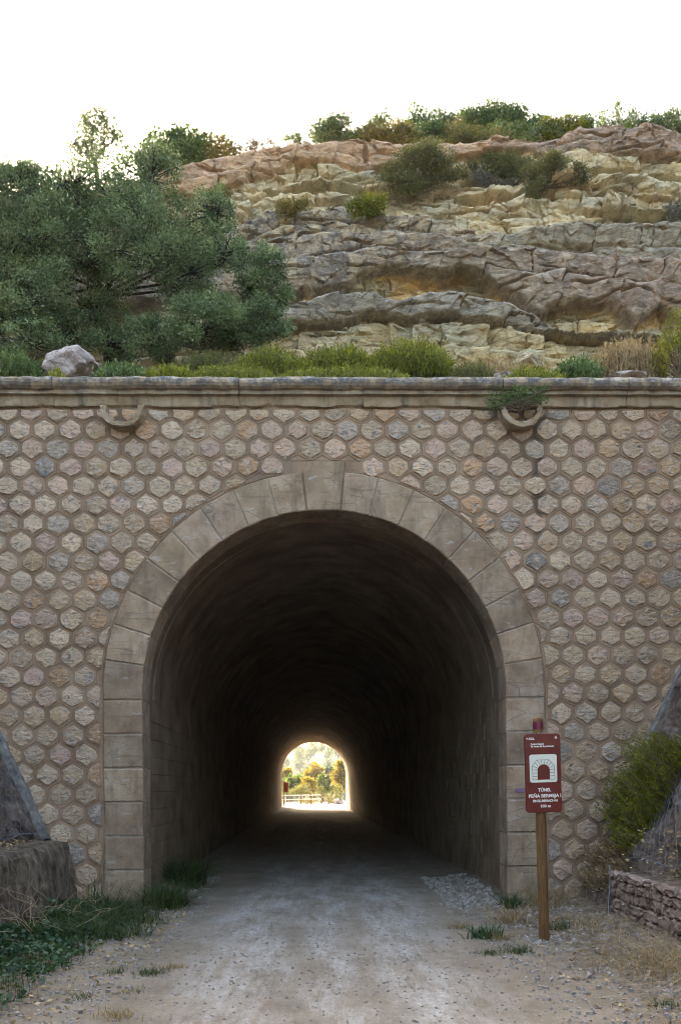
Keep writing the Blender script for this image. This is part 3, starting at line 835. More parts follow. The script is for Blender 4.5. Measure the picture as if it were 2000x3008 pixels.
def cliff():
    xs = np.concatenate([np.linspace(-30, -9.3, 40)[:-1], np.linspace(-9.3, 10.3, 800), np.linspace(10.3, 32, 40)[1:]])
    nv = 400
    nx = len(xs)
    wig = lambda seed, a=0.10: fbm(xs * 1.1, xs * 0 + seed, 4, seed) * a * 2
    zt = np.interp(xs, *BC['top']) + wig(5, 0.12) + (fbm(xs * 5, xs * 0, 3, 8)) * 0.12
    names = ['b1', 'b2', 'b2b', 'b3', 'b4', 'b5']
    zb = [zt]
    for k, nme in enumerate(names):
        z = np.interp(xs, *BC[nme]) + wig(20 + k, 0.07) + fbm(xs * 6, xs * 0, 3, 50 + k) * 0.06
        zb.append(np.minimum(z, zb[-1] - 0.01))
    zb.append(np.full(nx, 9.0))
    zb = np.array(zb)                                     # (8, nx) descending
    t = np.linspace(0, 1, nv)
    Z = 9.0 + (zt[:, None] - 9.0) * t[None, :]
    X = np.repeat(xs[:, None], nv, 1)
    Yb = lambda z: CLIFF_Y0 + (z - CLIFF_Z0) * CLIFF_S
    lay = np.zeros(Z.shape, int); lt = np.zeros(Z.shape)
    Y = np.zeros(Z.shape); joint = np.zeros(Z.shape); btop = np.zeros(Z.shape)
    Zn = Z + fbm(X * 2.5, Z * 2.5, 3, 70) * 0.06
    #        orange  marl   grey   bulge  recess  ledge  foot
    wob = fbm(X * 3, Z * 3, 3, 71) * 0.35
    nbeds = (2, 6, 2, 2, 2, 1, 5)
    prot = (0.38, 0.02, 0.20, 0.40, -0.22, 0.34, -0.02)
    vari = (0.14, 0.24, 0.14, 0.12, 0.14, 0.10, 0.26)
    under = (0.16, 0.05, 0.10, 0.30, 0.05, 0.32, 0.08)
    for k in range(7):
        hi, lo = zb[k], zb[k + 1]; nb = nbeds[k]
        fr = [0.0] + [np.clip((j + 0.32 * math.sin(7 * j + k)) / nb + fbm(xs * 0.55, xs * 0 + j, 4, 300 + 11 * k + j) * 0.65 / nb, 0.03, 0.97) for j in range(1, nb)] + [1.0]
        cuts = [hi + (lo - hi) * f for f in fr]
        for j in range(nb):
            a, b = cuts[j][:, None], np.minimum(cuts[j + 1], cuts[j])[:, None]
            if k == 0 and j == 0: inside = Zn > b
            else: inside = (Zn <= a) & (Zn > b)
            if k == 6 and j == nb - 1: inside = Zn <= a
            sd = 400 + 13 * k + j
            th = np.maximum(a - b, 0.03); t_ = np.clip((a - Zn) / th, 0, 1)
            # blocks between irregular vertical joints
            fq_ = 0.85 if prot[k] > 0.1 else 1.5
            u = X * fq_ + (fbm(xs * 0.8, xs * 0 + 2.0, 3, sd) * 2.2)[:, None] + (Z - 12) * math.sin(5.1 * j + 2 * k) * 0.35 + wob
            bi = np.floor(u); bf = np.minimum(u - bi, 1 - (u - bi)) / fq_
            off = (_h(bi, bi * 0 + j, sd) - 0.5) * vari[k] * 0.8 + (fbm(xs * 0.5, xs * 0 + 5.0, 3, sd + 5) * vari[k] * 2.0 + math.sin(3.3 * j + k) * vari[k] * 0.5)[:, None]
            tilt = (_h(bi, bi * 0 + j, sd + 3) - 0.5) * 0.28 * (u - bi - 0.5)
            face = Yb((a + b) * 0.5) - prot[k] - off - tilt - (_h(bi, bi * 0 + j, sd + 4) - 0.5) * 0.25 * (t_ - 0.5) * th
            rnd = np.clip((0.28 - t_) / 0.28, 0, 1) ** 2 * np.minimum(th * 0.45, 0.34)          # worn upper edge leans back
            unc = np.clip((t_ - 0.86) / 0.14, 0, 1) ** 1.5 * under[k] * np.minimum(1, th / 0.25)  # hollow beneath
            face = face + rnd + unc + (0.5 - t_) * th * -0.10
            Y = np.where(inside, face, Y); lay = np.where(inside, k, lay); lt = np.where(inside, t_, lt)
            jw = np.exp(-(bf / 0.020) ** 2) * np.clip(vnoise(bi * 3.7, Z * 2.2, sd + 7) * 2.6 - 1.2, 0, 1)
            joint = np.where(inside, jw, joint); btop = np.where(inside, np.clip((0.35 - t_) / 0.35, 0, 1), btop)
    # soften each step over a few rows so that overhangs have real undersides
    K = 5; ker = np.hanning(K + 2)[1:-1]; ker /= ker.sum()
    pp = np.pad(Y, ((0, 0), (K // 2, K // 2)), mode='edge'); Y = sum(ker[i] * pp[:, i:i + nv] for i in range(K))
    hard = np.array([1, 0.25, 0.75, 1, 0.1, 1, 0.3])[lay]; soft = 1 - hard
    p = joint * 0.16 * -1
    w = worley(X * 1.6 + fbm(X, Z, 3, 81) * 0.8, Z * 2.4 + fbm(X, Z, 3, 83) * 0.5, 90)
    p += (w[2] - 0.5) * 0.05 + (w[3] - 0.5) * w[5] * 0.16 + (w[4] - 0.5) * w[6] * 0.12
    w2 = worley(X * 4 + Y * 2, Z * 6 - Y * 2, 95)
    p += ((w2[2] - 0.5) * 0.035 + (w2[3] - 0.5) * w2[5] * 0.10 + (w2[4] - 0.5) * w2[6] * 0.14) * (0.6 + 0.8 * soft)
    p += fbm(X * 1.2, Z * 1.2, 4, 103, 0.5) * 0.16
    p += fbm(X * 9 + Y * 3, Z * 11 - Y * 4, 4, 105, 0.6) * 0.045
    q3 = Z * 5.0 + fbm(X * 0.5, Z * 0.5, 4, 163) * 3.0; f3 = np.abs(q3 - np.round(q3)) / 5.0
    p -= 0.15 * np.exp(-(f3 / 0.022) ** 2) * np.clip(vnoise(X * 1.2, np.round(q3) * 3.7, 167) * 3.4 - 1.9, 0, 1)
    # boulders, ledges and hollows seen in the photograph: (px, py, rx, ry, amount)
    for (cx, cy, rx, ry, amp) in ((1900, 575, 190, 34, 0.45), (1660, 560, 72, 58, 0.38), (1560, 590, 55, 50, 0.15), (1840, 522, 170, 24, -0.40), (1900, 640, 120, 24, -0.30), (1072, 480, 9, 34, -0.22), (1100, 850, 130, 20, -0.2)):
        c = at_cliff(cx, cy); sx, sz = rx / F_PX * c[1], ry / F_PX * c[1] * 1.15
        q = ((X - c[0]) / sx) ** 2 + ((Z - c[2]) / sz) ** 2
        p += amp * np.clip(1 - q, 0, 1) ** 0.5
    Y = Y - p
    # round the very top over
    rt = np.clip((t[None, :] - 0.965) / 0.035, 0, 1)
    Y = Y + rt ** 2 * 0.35
    cols = np.array([(0.56, 0.375, 0.225), (0.62, 0.535, 0.335), (0.45, 0.375, 0.25), (0.385, 0.31, 0.21), (0.60, 0.465, 0.235), (0.39, 0.345, 0.255), (0.58, 0.475, 0.27)])
    C = cols[lay]
    n1 = fbm(X * 0.55, Z * 0.7, 4, 111)[..., None]; n2 = fbm(X * 1.6, Z * 2.4, 5, 113)[..., None]; n3 = fbm(X * 3, Z * 5, 4, 115)[..., None]
    softc = (1 - hard)[..., None]
    C = C + softc * (np.clip(n2 * 3.2, -0.5, 0.7) * (np.array([0.36, 0.38, 0.285]) - C))      # greenish marl streaks
    C = C + softc * np.clip(n3 * 3 - 0.1, 0, 0.8) * (np.array([0.54, 0.40, 0.24]) - C)
    right = np.clip((X - 3) / 3, 0, 1)[..., None] * (lay == 3)[..., None]
    C = C + right * 0.5 * (np.array([0.34, 0.215, 0.155]) - C)
    rt2 = np.clip((X - 3.6) / 2, 0, 1)[..., None] * (lay == 0)[..., None]
    C = C + rt2 * 0.55 * (np.array([0.27, 0.215, 0.17]) - C)
    face = ((lay == 2) & (X > 4))[..., None]
    C = C + face * 0.55 * (np.array([0.25, 0.24, 0.175]) - C)
    C = C * (1 + n1 * 0.5) * (0.92 + 0.16 * w[4][..., None])
    L = np.array([0.35, 0.15, 0.85, 0.9, 0.1, 0.85, 0.2])[lay] * np.clip(0.75 + n1[..., 0] * 1.4, 0, 1.1) + btop * np.array([0.3, 0.15, 0.3, 0.35, 0.05, 0.5, 0.15])[lay]
    L = L * (1 - 0.45 * right[..., 0]) * (1 - 0.4 * face[..., 0]) + 0.35 * rt2[..., 0]
    P = np.stack([X, Y, Z], -1)
    # plateau behind the edge, dropping to the far portal
    ext_c, ext_l, ext = [], [], []
    topY = Y[:, -1]; ztop = Z[:, -1]
    for (dy, dz) in ((0.35, -0.02), (0.9, 0.10), (1.8, 0.35), (3.2, 0.55), (6, 0.6), (12, 0.6), (24, 0.2)):
        bump_ = fbm(xs * 0.8, xs * 0 + dy, 4, 120) * min(0.35, dy * 0.3)
        ext.append(np.stack([xs, topY + dy, ztop + dz + bump_], -1))
    ext.append(np.stack([xs, np.full(nx, 70.5), np.full(nx, 7.6)], -1))
    ext.append(np.stack([xs, np.full(nx, TL - 0.05), np.where(np.abs(xs - XC + 0.7) < 3.4, 6.3, -0.5)], -1))
    E_ = np.stack(ext, 1)
    P = np.concatenate([P, E_], 1)
    ce = np.broadcast_to(np.array([0.22, 0.165, 0.10]), (nx, E_.shape[1], 3))
    C = np.concatenate([C, ce], 1); L = np.concatenate([L, np.full((nx, E_.shape[1]), 0.1)], 1)
    m = P.shape[1]
    me = mesh_np("cliff", P.reshape(-1, 3), grid_faces(nx, m), smooth=False, attrs={"rock": np.clip(C, 0.03, 0.8).reshape(-1, 3), "lichen": np.clip(L, 0, 1).reshape(-1)})
    return me, xs, P
cliff_me, cl_x, cl_P = cliff()
tag(link("cliff", cliff_me, M['cliff']), kind='structure')
def cliff_top(x):
    i = int(np.clip(np.searchsorted(cl_x, x), 1, len(cl_x) - 2))
    return cl_P[i, 399]
def cliff_point(px, py):
    """first point of the cliff surface met by the sight line"""
    d = ray(px, py)
    for Y in np.arange(15.5, 24, 0.04):
        p = np.array([0, 0, EYE]) + d * (Y / d[1])
        i = int(np.clip(np.searchsorted(cl_x, p[0]), 1, len(cl_x) - 2))
        row = cl_P[i, :400]
        if p[2] > row[-1, 2]: continue
        j = int(np.clip((p[2] - 9.0) / (row[-1, 2] - 9.0) * 399, 0, 399))
        if Y >= row[j, 1]: return row[j]
    return at_cliff(px, py)

# sides of the hill beside the tunnel
for s in (-1, 1):
    xe = s * 30
    V = [(xe, 17, 17), (xe, 70, 8), (s * 400, 70, 5), (s * 400, 12, 8), (xe, 12, 9.0), (s * 8, 12.6, 8.0), (s * 16, 19, 10.2), (s * 8, 12.6, 7.0), (xe, 72, -1), (s * 400, 72, -1)]
    me = poly_mesh("hillside", V, [[0, 1, 2, 3], [0, 3, 4], [0, 4, 5, 6], [1, 8, 9, 2]])
    tag(link("hillside", me, M['earth']), kind='structure')

# ================================================================== LOW WALLS, KERBS, NETS
def left_wall():
    ys = np.linspace(-8, 12.2, 260)
    prof = [(-3.36, -0.3), (-3.37, 0.15), (-3.39, 0.4), (-3.42, 0.65), (-3.46, 0.84), (-3.50, 0.90), (-3.75, 0.915), (-4.2, 0.93), (-4.4, 0.5), (-4.4, -0.3)]
    pr = []
    for a, b in zip(prof[:-1], prof[1:]):
        for k in range(3): pr.append((a[0] + (b[0] - a[0]) * k / 3, a[1] + (b[1] - a[1]) * k / 3))
    pr.append(prof[-1]); pr = np.array(pr); m = len(pr); n = len(ys)
    X = np.tile(pr[:, 0], n); Z = np.tile(pr[:, 1], n); Y = np.repeat(ys, m)
    X = X + fbm(Y * 2.2, Z * 2.2, 5, 141, 0.6) * 0.12 + fbm(Y * 9, Z * 9, 3, 143, 0.6) * 0.05; Z = Z + fbm(Y * 3, X * 3, 4, 145) * 0.08
    f = grid_faces(n, m)
    caps = [np.arange(m)[None, :], (np.arange(m) + (n - 1) * m)[None, ::-1]]
    base = np.array([-3.8, 2, 0])
    return mesh_np("retaining_wall", np.stack([X, Y, Z], 1) - base, [f[:, ::-1]] + caps), base
me, b0 = left_wall()
lw = link("retaining_wall", me, M['oldwall'], loc=b0)
tag(lw, "low dark streaked retaining wall on the left, overgrown with bramble", "wall")
# right: rubble masonry built stone by stone
rw = empty("rubble_wall", (3.6, 4, 0))
tag(rw, "low reddish rubble stone wall at the foot of the right slope", "wall")
RWO = np.array([3.6, 4, 0])
ys = np.linspace(-8, 10.75, 110)
prof = np.array([(3.535, -0.3), (3.535, 0.5), (3.57, 0.53), (4.2, 0.60), (4.2, -0.3)])
m = len(prof); X = np.tile(prof[:, 0], len(ys)); Z = np.tile(prof[:, 1], len(ys)); Y = np.repeat(ys, m)
Z = Z + np.where(Z > 0.4, fbm(Y * 2.5, X * 2, 4, 151) * 0.10, 0)
link("mortar_core", mesh_np("mortar_core", np.stack([X, Y, Z], 1) - RWO, [grid_faces(len(ys), m), (np.arange(m) + (len(ys) - 1) * m)[None, ::-1]]), M['oldwall'], rw)
z = 0.0
for r in range(5):
    h = (0.13, 0.12, 0.115, 0.10, 0.09)[r]
    y = 4.6 + 0.1 * (r % 2)
    while y < 10.6:
        L = random.uniform(0.14, 0.30)
        L = min(L, 10.76 - y)
        if L < 0.07: break
        q = [(-y - L, z), (-y, z), (-y, z + h), (-y - L, z + h)]
        P = []
        for i in range(4):
            a, b = np.array(q[i]), np.array(q[(i + 1) % 4])
            P += [a + (b - a) * 0.12, a + (b - a) * 0.5, a + (b - a) * 0.88]
        P = np.array(P) + RNG.normal(0, 0.006, (12, 2)); c = P.mean(0); P = c + (P - c) * 0.93
        # 'axis X' maps (x,y,z)->(-y,x,z); build facing -X directly
        P = P + RNG.normal(0, 0.006, P.shape)
        Pm = np.stack([-P[:, 0], P[:, 1]], 1)[::-1]
        pm = prism("rubble_stone", np.stack([-Pm[:, 0], Pm[:, 1]], 1), 3.50 + random.uniform(-0.018, 0.016), 3.60, 0.016, jit=0.009, axis='-X', origin=RWO)
        link("rubble_stone", pm, M['rubble'], rw)
        y += L + 0.005
    z += h + 0.004

# concrete kerb that follows the junction of facade and slope
def kerb(s):
    if s > 0: pts = [(4.02, 1.05), (4.47, 1.98), (5.10, 3.28), (5.9, 4.95), (7.2, 7.6)]
    else: pts = [(-3.82, 0.92), (-4.10, 1.60), (-4.46, 2.37), (-5.3, 4.3), (-6.8, 7.7)]
    pts = np.array(pts); base = np.array([pts[0][0], D, 0])
    n = 60; tt = np.linspace(0, 1, n)
    q = np.stack([np.interp(tt, np.linspace(0, 1, len(pts)), pts[:, k]) for k in (0, 1)], 1)
    T = np.gradient(q, axis=0); T /= np.linalg.norm(T, axis=1)[:, None]
    N = np.stack([-T[:, 1], T[:, 0]], 1) * s            # towards the track, up
    V = []
    for i in range(n):
        for (u, y) in ((-0.06, D + 0.02), (0.045, D + 0.02), (0.055, D - 0.02), (0.055, D - 0.12), (0.04, D - 0.14), (-0.06, D - 0.14)):
            V.append((q[i, 0] + N[i, 0] * u, y, q[i, 1] + N[i, 1] * u))
    V = np.array(V); V += RNG.normal(0, 0.005, V.shape)
    m = 6
    f = grid_faces(n, m); fz = np.stack([np.arange(n - 1) * m + m - 1, np.arange(1, n) * m + m - 1, np.arange(1, n) * m, np.arange(n - 1) * m], 1)
    me = mesh_np("concrete_kerb", V - base, [f, fz, np.arange(m)[None, ::-1], (np.arange(m) + (n - 1) * m)[None, :]])
    o = link("concrete_kerb", me, M['beam'], loc=base)
    return o
tag(kerb(1), "slanting grey concrete kerb between hexagonal stones and right slope", "kerb", "slanting kerbs beside the portal")
tag(kerb(-1), "slanting grey concrete kerb running down to the low left wall", "kerb", "slanting kerbs beside the portal")

def net(s, y0, y1, z0, z1):
    lines = []
    def P(y, z): 
        return (slope_x(z, s) - s * (0.06 + 0.05 * math.sin(y * 3 + z * 2)), y, z)
    step = 0.13
    span = z1 - z0
    for dirn in (-1, 1):
        k = y0 - span
        while k < y1 + span:
            pts = []
            for t in np.linspace(0, 1, 22):
                y = k + dirn * t * span * 0.8; z = z0 + t * span
                if y0 <= y <= y1: pts.append(P(y, z))
            if len(pts) > 2: lines.append((np.array(pts) + RNG.normal(0, 0.006, (len(pts), 3)), 0.0015))
            k += step
    cable = [(np.array([P(y, z0 + 0.02 * math.sin(y * 5)) for y in np.linspace(y0, y1, 50)]), 0.007)]
    return lines, cable
for s, y0, y1, z0, z1, lab in ((1, 3.0, 11.2, 0.72, 2.2, "grey wire netting pinned over the right slope above the rubble wall"),
                               (-1, 3.0, 12.0, 1.02, 2.0, "grey wire netting pinned over the left slope above the dark wall")):
    ln, cb = net(s, y0, y1, z0, z1)
    e = empty("wire_netting", (slope_x(z0, s), y1, z0)); tag(e, lab, "wire netting")
    bo = np.array([slope_x(z0, s), y1, z0])
    V, f = tubes(ln, 3); tag(link("mesh_wire", mesh_np("mesh_wire", V - bo, f), M['wire'], e), kind='stuff')
    V, f = tubes(cb, 6); link("edge_cable", mesh_np("edge_cable", V - bo, f, True), M['wire'], e)

# ================================================================== STONES
def rock_mesh(name, size, seed, sub=4, rough=0.40):
    import bmesh
    bm = bmesh.new(); bmesh.ops.create_icosphere(bm, subdivisions=sub, radius=1.0)
    r = np.random.default_rng(seed)
    planes = [(v / np.linalg.norm(v), r.uniform(0.55, 0.92)) for v in r.normal(0, 1, (20, 3))]
    for v in bm.verts:
        p = np.array(v.co); n = p / np.linalg.norm(p); d = 1.0
        for (pn, c) in planes:
            k = n @ pn
            if k > 0.05: d = min(d, c / k)
        d *= 1 + float(fbm(np.array([n[0] * 4 + n[2] * 3 + seed]), np.array([n[1] * 4 + n[2] * 2.5]), 5, seed, 0.65)[0]) * rough
        v.co = Vector(n * d * np.array(size))
    me = bpy.data.meshes.new(name); bm.to_mesh(me); bm.free()
    return me
def boulder(px, py, Y, w, h, dpt, seed, label, mat='boulder', name="boulder", sink=0.75, cat="boulder"):
    p = at(px, py, Y)                       # bottom centre
    o = link(name, rock_mesh(name, (w / 2, dpt / 2, h / (1 + sink)), seed), M[mat])
    o.location = (p[0], p[1], p[2] + h * sink / (1 + sink))
    return tag(o, label, cat)
boulder(198, 1118, 13.6, 0.92, 0.52, 0.7, 5, "big pale pinkish boulder on the left behind the coping below the oak")
boulder(1842, 1120, 13.3, 0.56, 0.17, 0.4, 9, "low grey lichened rock lying just behind the coping near dry stalks", name="rock", cat="rock")
boulder(1484, 1120, 13.3, 0.40, 0.12, 0.3, 12, "pale flat stone above the coping over the weedy drain spout", name="rock", cat="rock")
boulder(1550, 1088, 16.8, 0.8, 0.30, 0.5, 15, "half buried ochre rock at the foot of the cliff", mat="ochre", name="rock", cat="rock")

def gravel():
    Vb = np.array([(1, 0, 0), (-1, 0, 0), (0, 1, 0), (0, -1, 0), (0, 0, 1), (0, 0, -1)], float)
    Fb = np.array([(0, 2, 4), (2, 1, 4), (1, 3, 4), (3, 0, 4), (2, 0, 5), (1, 2, 5), (3, 1, 5), (0, 3, 5)])
    # sharper stone: cube-ish 8 verts
    Vb = np.array([(-1, -1, -1), (1, -1, -1), (1, 1, -1), (-1, 1, -1), (-.7, -.8, .8), (.8, -.7, .9), (.7, .75, .7), (-.8, .6, .85)], float) * 0.62
    Fb = np.array([(0, 1, 5, 4), (1, 2, 6, 5), (2, 3, 7, 6), (3, 0, 4, 7), (4, 5, 6, 7)])
    pts = []
    def scat(n, x0, x1, y0, y1, s0, s1, pw=1.0):
        x = RNG.uniform(x0, x1, n); y = RNG.uniform(y0, y1, n); s = s0 + (s1 - s0) * RNG.random(n) ** 3
        pts.append(np.stack([x, y, s], 1))
    scat(3000, 1.6, 3.4, 5, 12.3, 0.006, 0.034)
    scat(900, 1.7, 2.5, 11.5, 15.5, 0.012, 0.055)
    scat(1500, -2.45, -1.55, 5, 12.3, 0.006, 0.032)
    scat(3600, -1.9, 1.9, 4.6, 11, 0.004, 0.02); scat(240, 2.12, 2.48, 8.96, 9.36, 0.008, 0.03)
    scat(900, -1.9, 1.9, 10, 14, 0.005, 0.018)
    scat(500, -2.5, -1.8, 12, 16, 0.01, 0.04)
    scat(12, 1.9, 3.2, 5.6, 9.5, 0.03, 0.055)
    A = np.concatenate(pts); n = len(A)
    V = Vb[None] + RNG.normal(0, 0.16, (n, 8, 3))
    an = RNG.uniform(0, 6.28, n); c, s = np.cos(an), np.sin(an)
    V = V * A[:, 2][:, None, None] * RNG.uniform(0.7, 1.2, (n, 1, 3))
    X = V[..., 0] * c[:, None] - V[..., 1] * s[:, None]; Y = V[..., 0] * s[:, None] + V[..., 1] * c[:, None]
    zz = z_track(A[:, 0], A[:, 1]) + A[:, 2] * 0.25
    V = np.stack([X + A[:, 0][:, None], Y + A[:, 1][:, None], V[..., 2] * 0.8 + zz[:, None]], -1)
    f = (Fb[None] + (np.arange(n) * 8)[:, None, None]).reshape(-1, 4)
    return mesh_np("gravel", V.reshape(-1, 3), f)
tag(link("gravel", gravel(), M['gravel']), kind='stuff')

# ================================================================== PLANTS
def leaf_quads(P, Dr, L, Wd, tint, fold=0.0):
    n = len(P)
    Dr = Dr / (np.linalg.norm(Dr, axis=1)[:, None] + 1e-9)
    S = np.cross(Dr, RNG.normal(0, 1, (n, 3))); S /= np.linalg.norm(S, axis=1)[:, None] + 1e-9
    L = np.broadcast_to(L, (n,))[:, None]; Wd = np.broadcast_to(Wd, (n,))[:, None]
    V = np.stack([P, P + Dr * L * 0.5 + S * Wd * 0.5, P + Dr * L, P + Dr * L * 0.5 - S * Wd * 0.5], 1).reshape(-1, 3)
    f = np.arange(n * 4).reshape(-1, 4)
    return V, f, np.repeat(tint, 4)
def bend(a, b, k=7, wob=0.08, r0=0.02, r1=0.005):
    a, b = np.asarray(a, float), np.asarray(b, float); t = np.linspace(0, 1, k)
    P = a + (b - a) * t[:, None]
    L = np.linalg.norm(b - a)
    off = RNG.normal(0, wob * L, (3, 3)) * np.array([1, 1, 0.5])
    P += np.sin(t * math.pi)[:, None] * off[0] + np.sin(t * 2 * math.pi)[:, None] * off[1] * 0.5
    return P, np.linspace(r0, r1, k)
def plant(name, label, cat, base, blobs, nleaf, leaf, mat, stem='twig', group=None, trunk=0.06, up=0.3, sub=9, spread=0.30, aspect=0.5, stems=None, sides=5, limb=None, shell=0.75, twigs=True):
    """base: world point. blobs: [(centre xyz, (rx,ry,rz))]. leaves cluster on sub-clumps spread through each blob"""
    base = np.asarray(base, float)
    e = empty(name, base); tag(e, label, cat, group)
    vol = np.array([b[1][0] * b[1][2] for b in blobs]); vol = vol / vol.sum()
    lines, PP, DD, TT = [], [], [], []
    hub = None
    if limb is not None:
        hub = np.asarray(limb, float); lines.append(bend(base - np.array([0, 0, .1]), hub, 8, 0.05, trunk, trunk * 0.7))
    for (c, r), fr in zip(blobs, vol):
        c, r = np.asarray(c, float), np.asarray(r, float)
        src = hub if hub is not None else base
        if limb is not None:
            mid, rr = c - np.array([0, 0, r[2] * 0.35]), trunk * 0.5
            P, R_ = bend(src, mid, 8, 0.07, rr * 0.6, rr * 0.2); lines.append((P, R_)); src = mid
        else: mid = src
        nl = max(6, int(nleaf * fr))
        ns = max(3, int(sub))
        d = RNG.normal(0, 1, (ns, 3)); d /= np.linalg.norm(d, axis=1)[:, None]
        q = c + d * r * (shell + (1 - shell) * RNG.random((ns, 1)) - 0.45 * (RNG.random((ns, 1)) < 0.3))
        st = RNG.random(ns)
        if twigs:
            for s_ in range(ns):
                lines.append(bend(src + RNG.normal(0, 0.02, 3), q[s_], 6, 0.08, max(0.004, trunk * 0.18), 0.002))
        k = RNG.integers(0, ns, nl)
        g = RNG.normal(0, 1, (nl, 3)) * r * spread
        P = q[k] + g
        hgt = np.clip((P[:, 2] - (c[2] - r[2])) / (2 * r[2]), 0, 1)
        Dv = g / (np.linalg.norm(g, axis=1)[:, None] + 1e-9) + RNG.normal(0, 0.7, (nl, 3)) + np.array([0, 0, up])
        PP.append(P); DD.append(Dv); TT.append(np.clip(0.2 + 0.55 * st[k] + RNG.normal(0, 0.16, nl), 0, 1))
    P, Dv, T = np.concatenate(PP), np.concatenate(DD), np.concatenate(TT)
    L = leaf * RNG.uniform(0.6, 1.25, len(P))
    V, f, t4 = leaf_quads(P, Dv, L, L * aspect, T)
    link("foliage", mesh_np("foliage", V - base, f, attrs={"tint": t4}), M[mat], e)
    if lines:
        V, f = tubes(lines, sides); link("trunk" if limb is not None else "stem", mesh_np("stem", V - base, f, True), M['bark'] if limb is not None else M[stem], e)
    return e
def pb(lst, Y, depth=0.8):
    """photo blobs (px,py,rx,ry) at distance Y"""
    out = []
    for (px, py, rx, ry) in lst:
        yy = Y if not isinstance(Y, (list, tuple)) else random.uniform(*Y)
        c = at(px, py, yy); k = yy / F_PX
        out.append((c, (rx * k, max(rx, ry) * k * depth, ry * k)))
    return out

# --- the oaks on the left of the terrace
Yt = 16.0
blobs = pb([(200, 590, 120, 105), (120, 550, 95, 60), (200, 530, 80, 45), (335, 560, 115, 105), (440, 500, 95, 80), (420, 610, 110, 90), (110, 690, 135, 110), (270, 740, 150, 110), (430, 720, 130, 105), (560, 690, 105, 100), (625, 610, 62, 58),
            (120, 860, 135, 95), (270, 890, 120, 90), (560, 800, 115, 80), (650, 730, 70, 70), (200, 980, 100, 60), (340, 990, 120, 60)], (15.2, 16.7))
plant("holm_oak", "large dense dark green holm oak above the left half of the coping", "tree", at(318, 1090, 16.7), blobs, 135000, 0.047, 'oak', trunk=0.11, up=0.25, sub=36, spread=0.125, limb=at(300, 870, 16.9), shell=0.78)
blobs = pb([(760, 790, 75, 70), (800, 860, 55, 55), (690, 900, 110, 70), (780, 945, 80, 55), (600, 960, 115, 75), (460, 1000, 90, 60), (690, 990, 90, 45)], (14.8, 15.6))
plant("holm_oak", "smaller holm oak leaning right in front of the grey cliff face", "tree", at(560, 1090, 15.3), blobs, 52000, 0.046, 'oak', trunk=0.05, up=0.25, sub=32, spread=0.135, limb=at(610, 1030, 15.7), shell=0.78)
blobs = pb([(10, 560, 95, 85), (40, 612, 46, 40), (100, 1000, 110, 42), (50, 640, 130, 90), (140, 600, 80, 70), (20, 510, 70, 45), (95, 505, 50, 30), (75, 535, 75, 60), (-150, 620, 160, 120), (10, 730, 110, 110), (-140, 800, 150, 120), (30, 900, 110, 95), (-100, 960, 140, 90)], (15.0, 16.2))
plant("holm_oak", "holm oak cut by the left edge, behind the dark green bush", "tree", at(-60, 1090, 15.5), blobs, 80000, 0.047, 'oak', trunk=0.10, up=0.25, sub=34, spread=0.13, limb=at(-50, 950, 16.2), shell=0.78)

# --- along the top of the cliff
def ridge(px, py_base, Y=None):
    p = at_cliff(px, py_base); q = cliff_top(p[0]); return q
def ridge_plant(name, label, cat, px, pyb, blobs, n, leaf, mat, limb=None, back=0.6, **kw):
    n = int(n * 3.2); kw['sub'] = kw.get('sub', 9) + 6; kw.setdefault('spread', 0.24); blobs = [(a, b - 6, c * 1.25, d * 1.3) for a, b, c, d in blobs]
    Y = cliff_top(at_cliff(px, pyb)[0])[1] + back
    return plant(name, label, cat, at(px, pyb, Y), pb(blobs, Y), n, leaf, mat, limb=None if limb is None else at(*limb, Y), **kw)
G = "scrub along the top of the cliff"
ridge_plant("slender_tree", "small thin crowned tree alone on the left skyline above the oak", "tree", 285, 620, [(275, 370, 48, 36), (225, 415, 40, 36), (310, 420, 42, 36), (265, 450, 56, 32), (240, 480, 40, 22), (300, 345, 30, 22), (335, 385, 26, 24)], 3600, 0.055, 'oak', limb=(278, 470), back=1.5, trunk=0.085, sub=9, spread=0.22)
ridge_plant("evergreen_shrub", "rounded deep green tree at the left end of the cliff top", "tree", 510, 540, [(500, 440, 50, 42), (560, 435, 48, 32), (450, 470, 50, 36), (540, 480, 60, 34)], 4200, 0.08, 'green', limb=(515, 500), back=1.0, trunk=0.07, group=G)
ridge_plant("autumn_shrub", "yellowing shrub on the left end of the orange rock band", "shrub", 615, 510, [(590, 460, 40, 36), (640, 455, 36, 30), (610, 485, 55, 26)], 2200, 0.06, 'rusty', back=0.7, group=G)
ridge_plant("thin_shrub", "thin grey green shrub rising left of the orange rocks", "shrub", 665, 488, [(650, 440, 20, 34), (680, 450, 22, 26)], 420, 0.06, 'green', back=0.9, group=G, sub=7)
ridge_plant("low_scrub", "low grey green scrub spread over the orange band", "shrub", 745, 470, [(720, 450, 34, 16), (770, 440, 38, 18)], 900, 0.055, 'greyscrub', back=0.6, group=G)
ridge_plant("low_scrub", "sparse twiggy scrub between two bushes on the skyline", "shrub", 865, 440, [(850, 422, 34, 14), (880, 415, 18, 18)], 420, 0.055, 'green', back=0.8, group=G)
ridge_plant("juniper_bush", "broad dark juniper bush on the skyline above cracked orange rock", "shrub", 980, 435, [(945, 405, 42, 26), (990, 400, 56, 26), (960, 385, 22, 16), (1030, 415, 30, 16)], 3600, 0.06, 'oak', back=0.7, group=G)
ridge_plant("autumn_shrub", "golden shrub beside the dark crack in the cliff top", "shrub", 1140, 452, [(1130, 420, 52, 26), (1185, 432, 46, 22), (1110, 405, 24, 16)], 2600, 0.06, 'rusty', back=0.5, group=G)
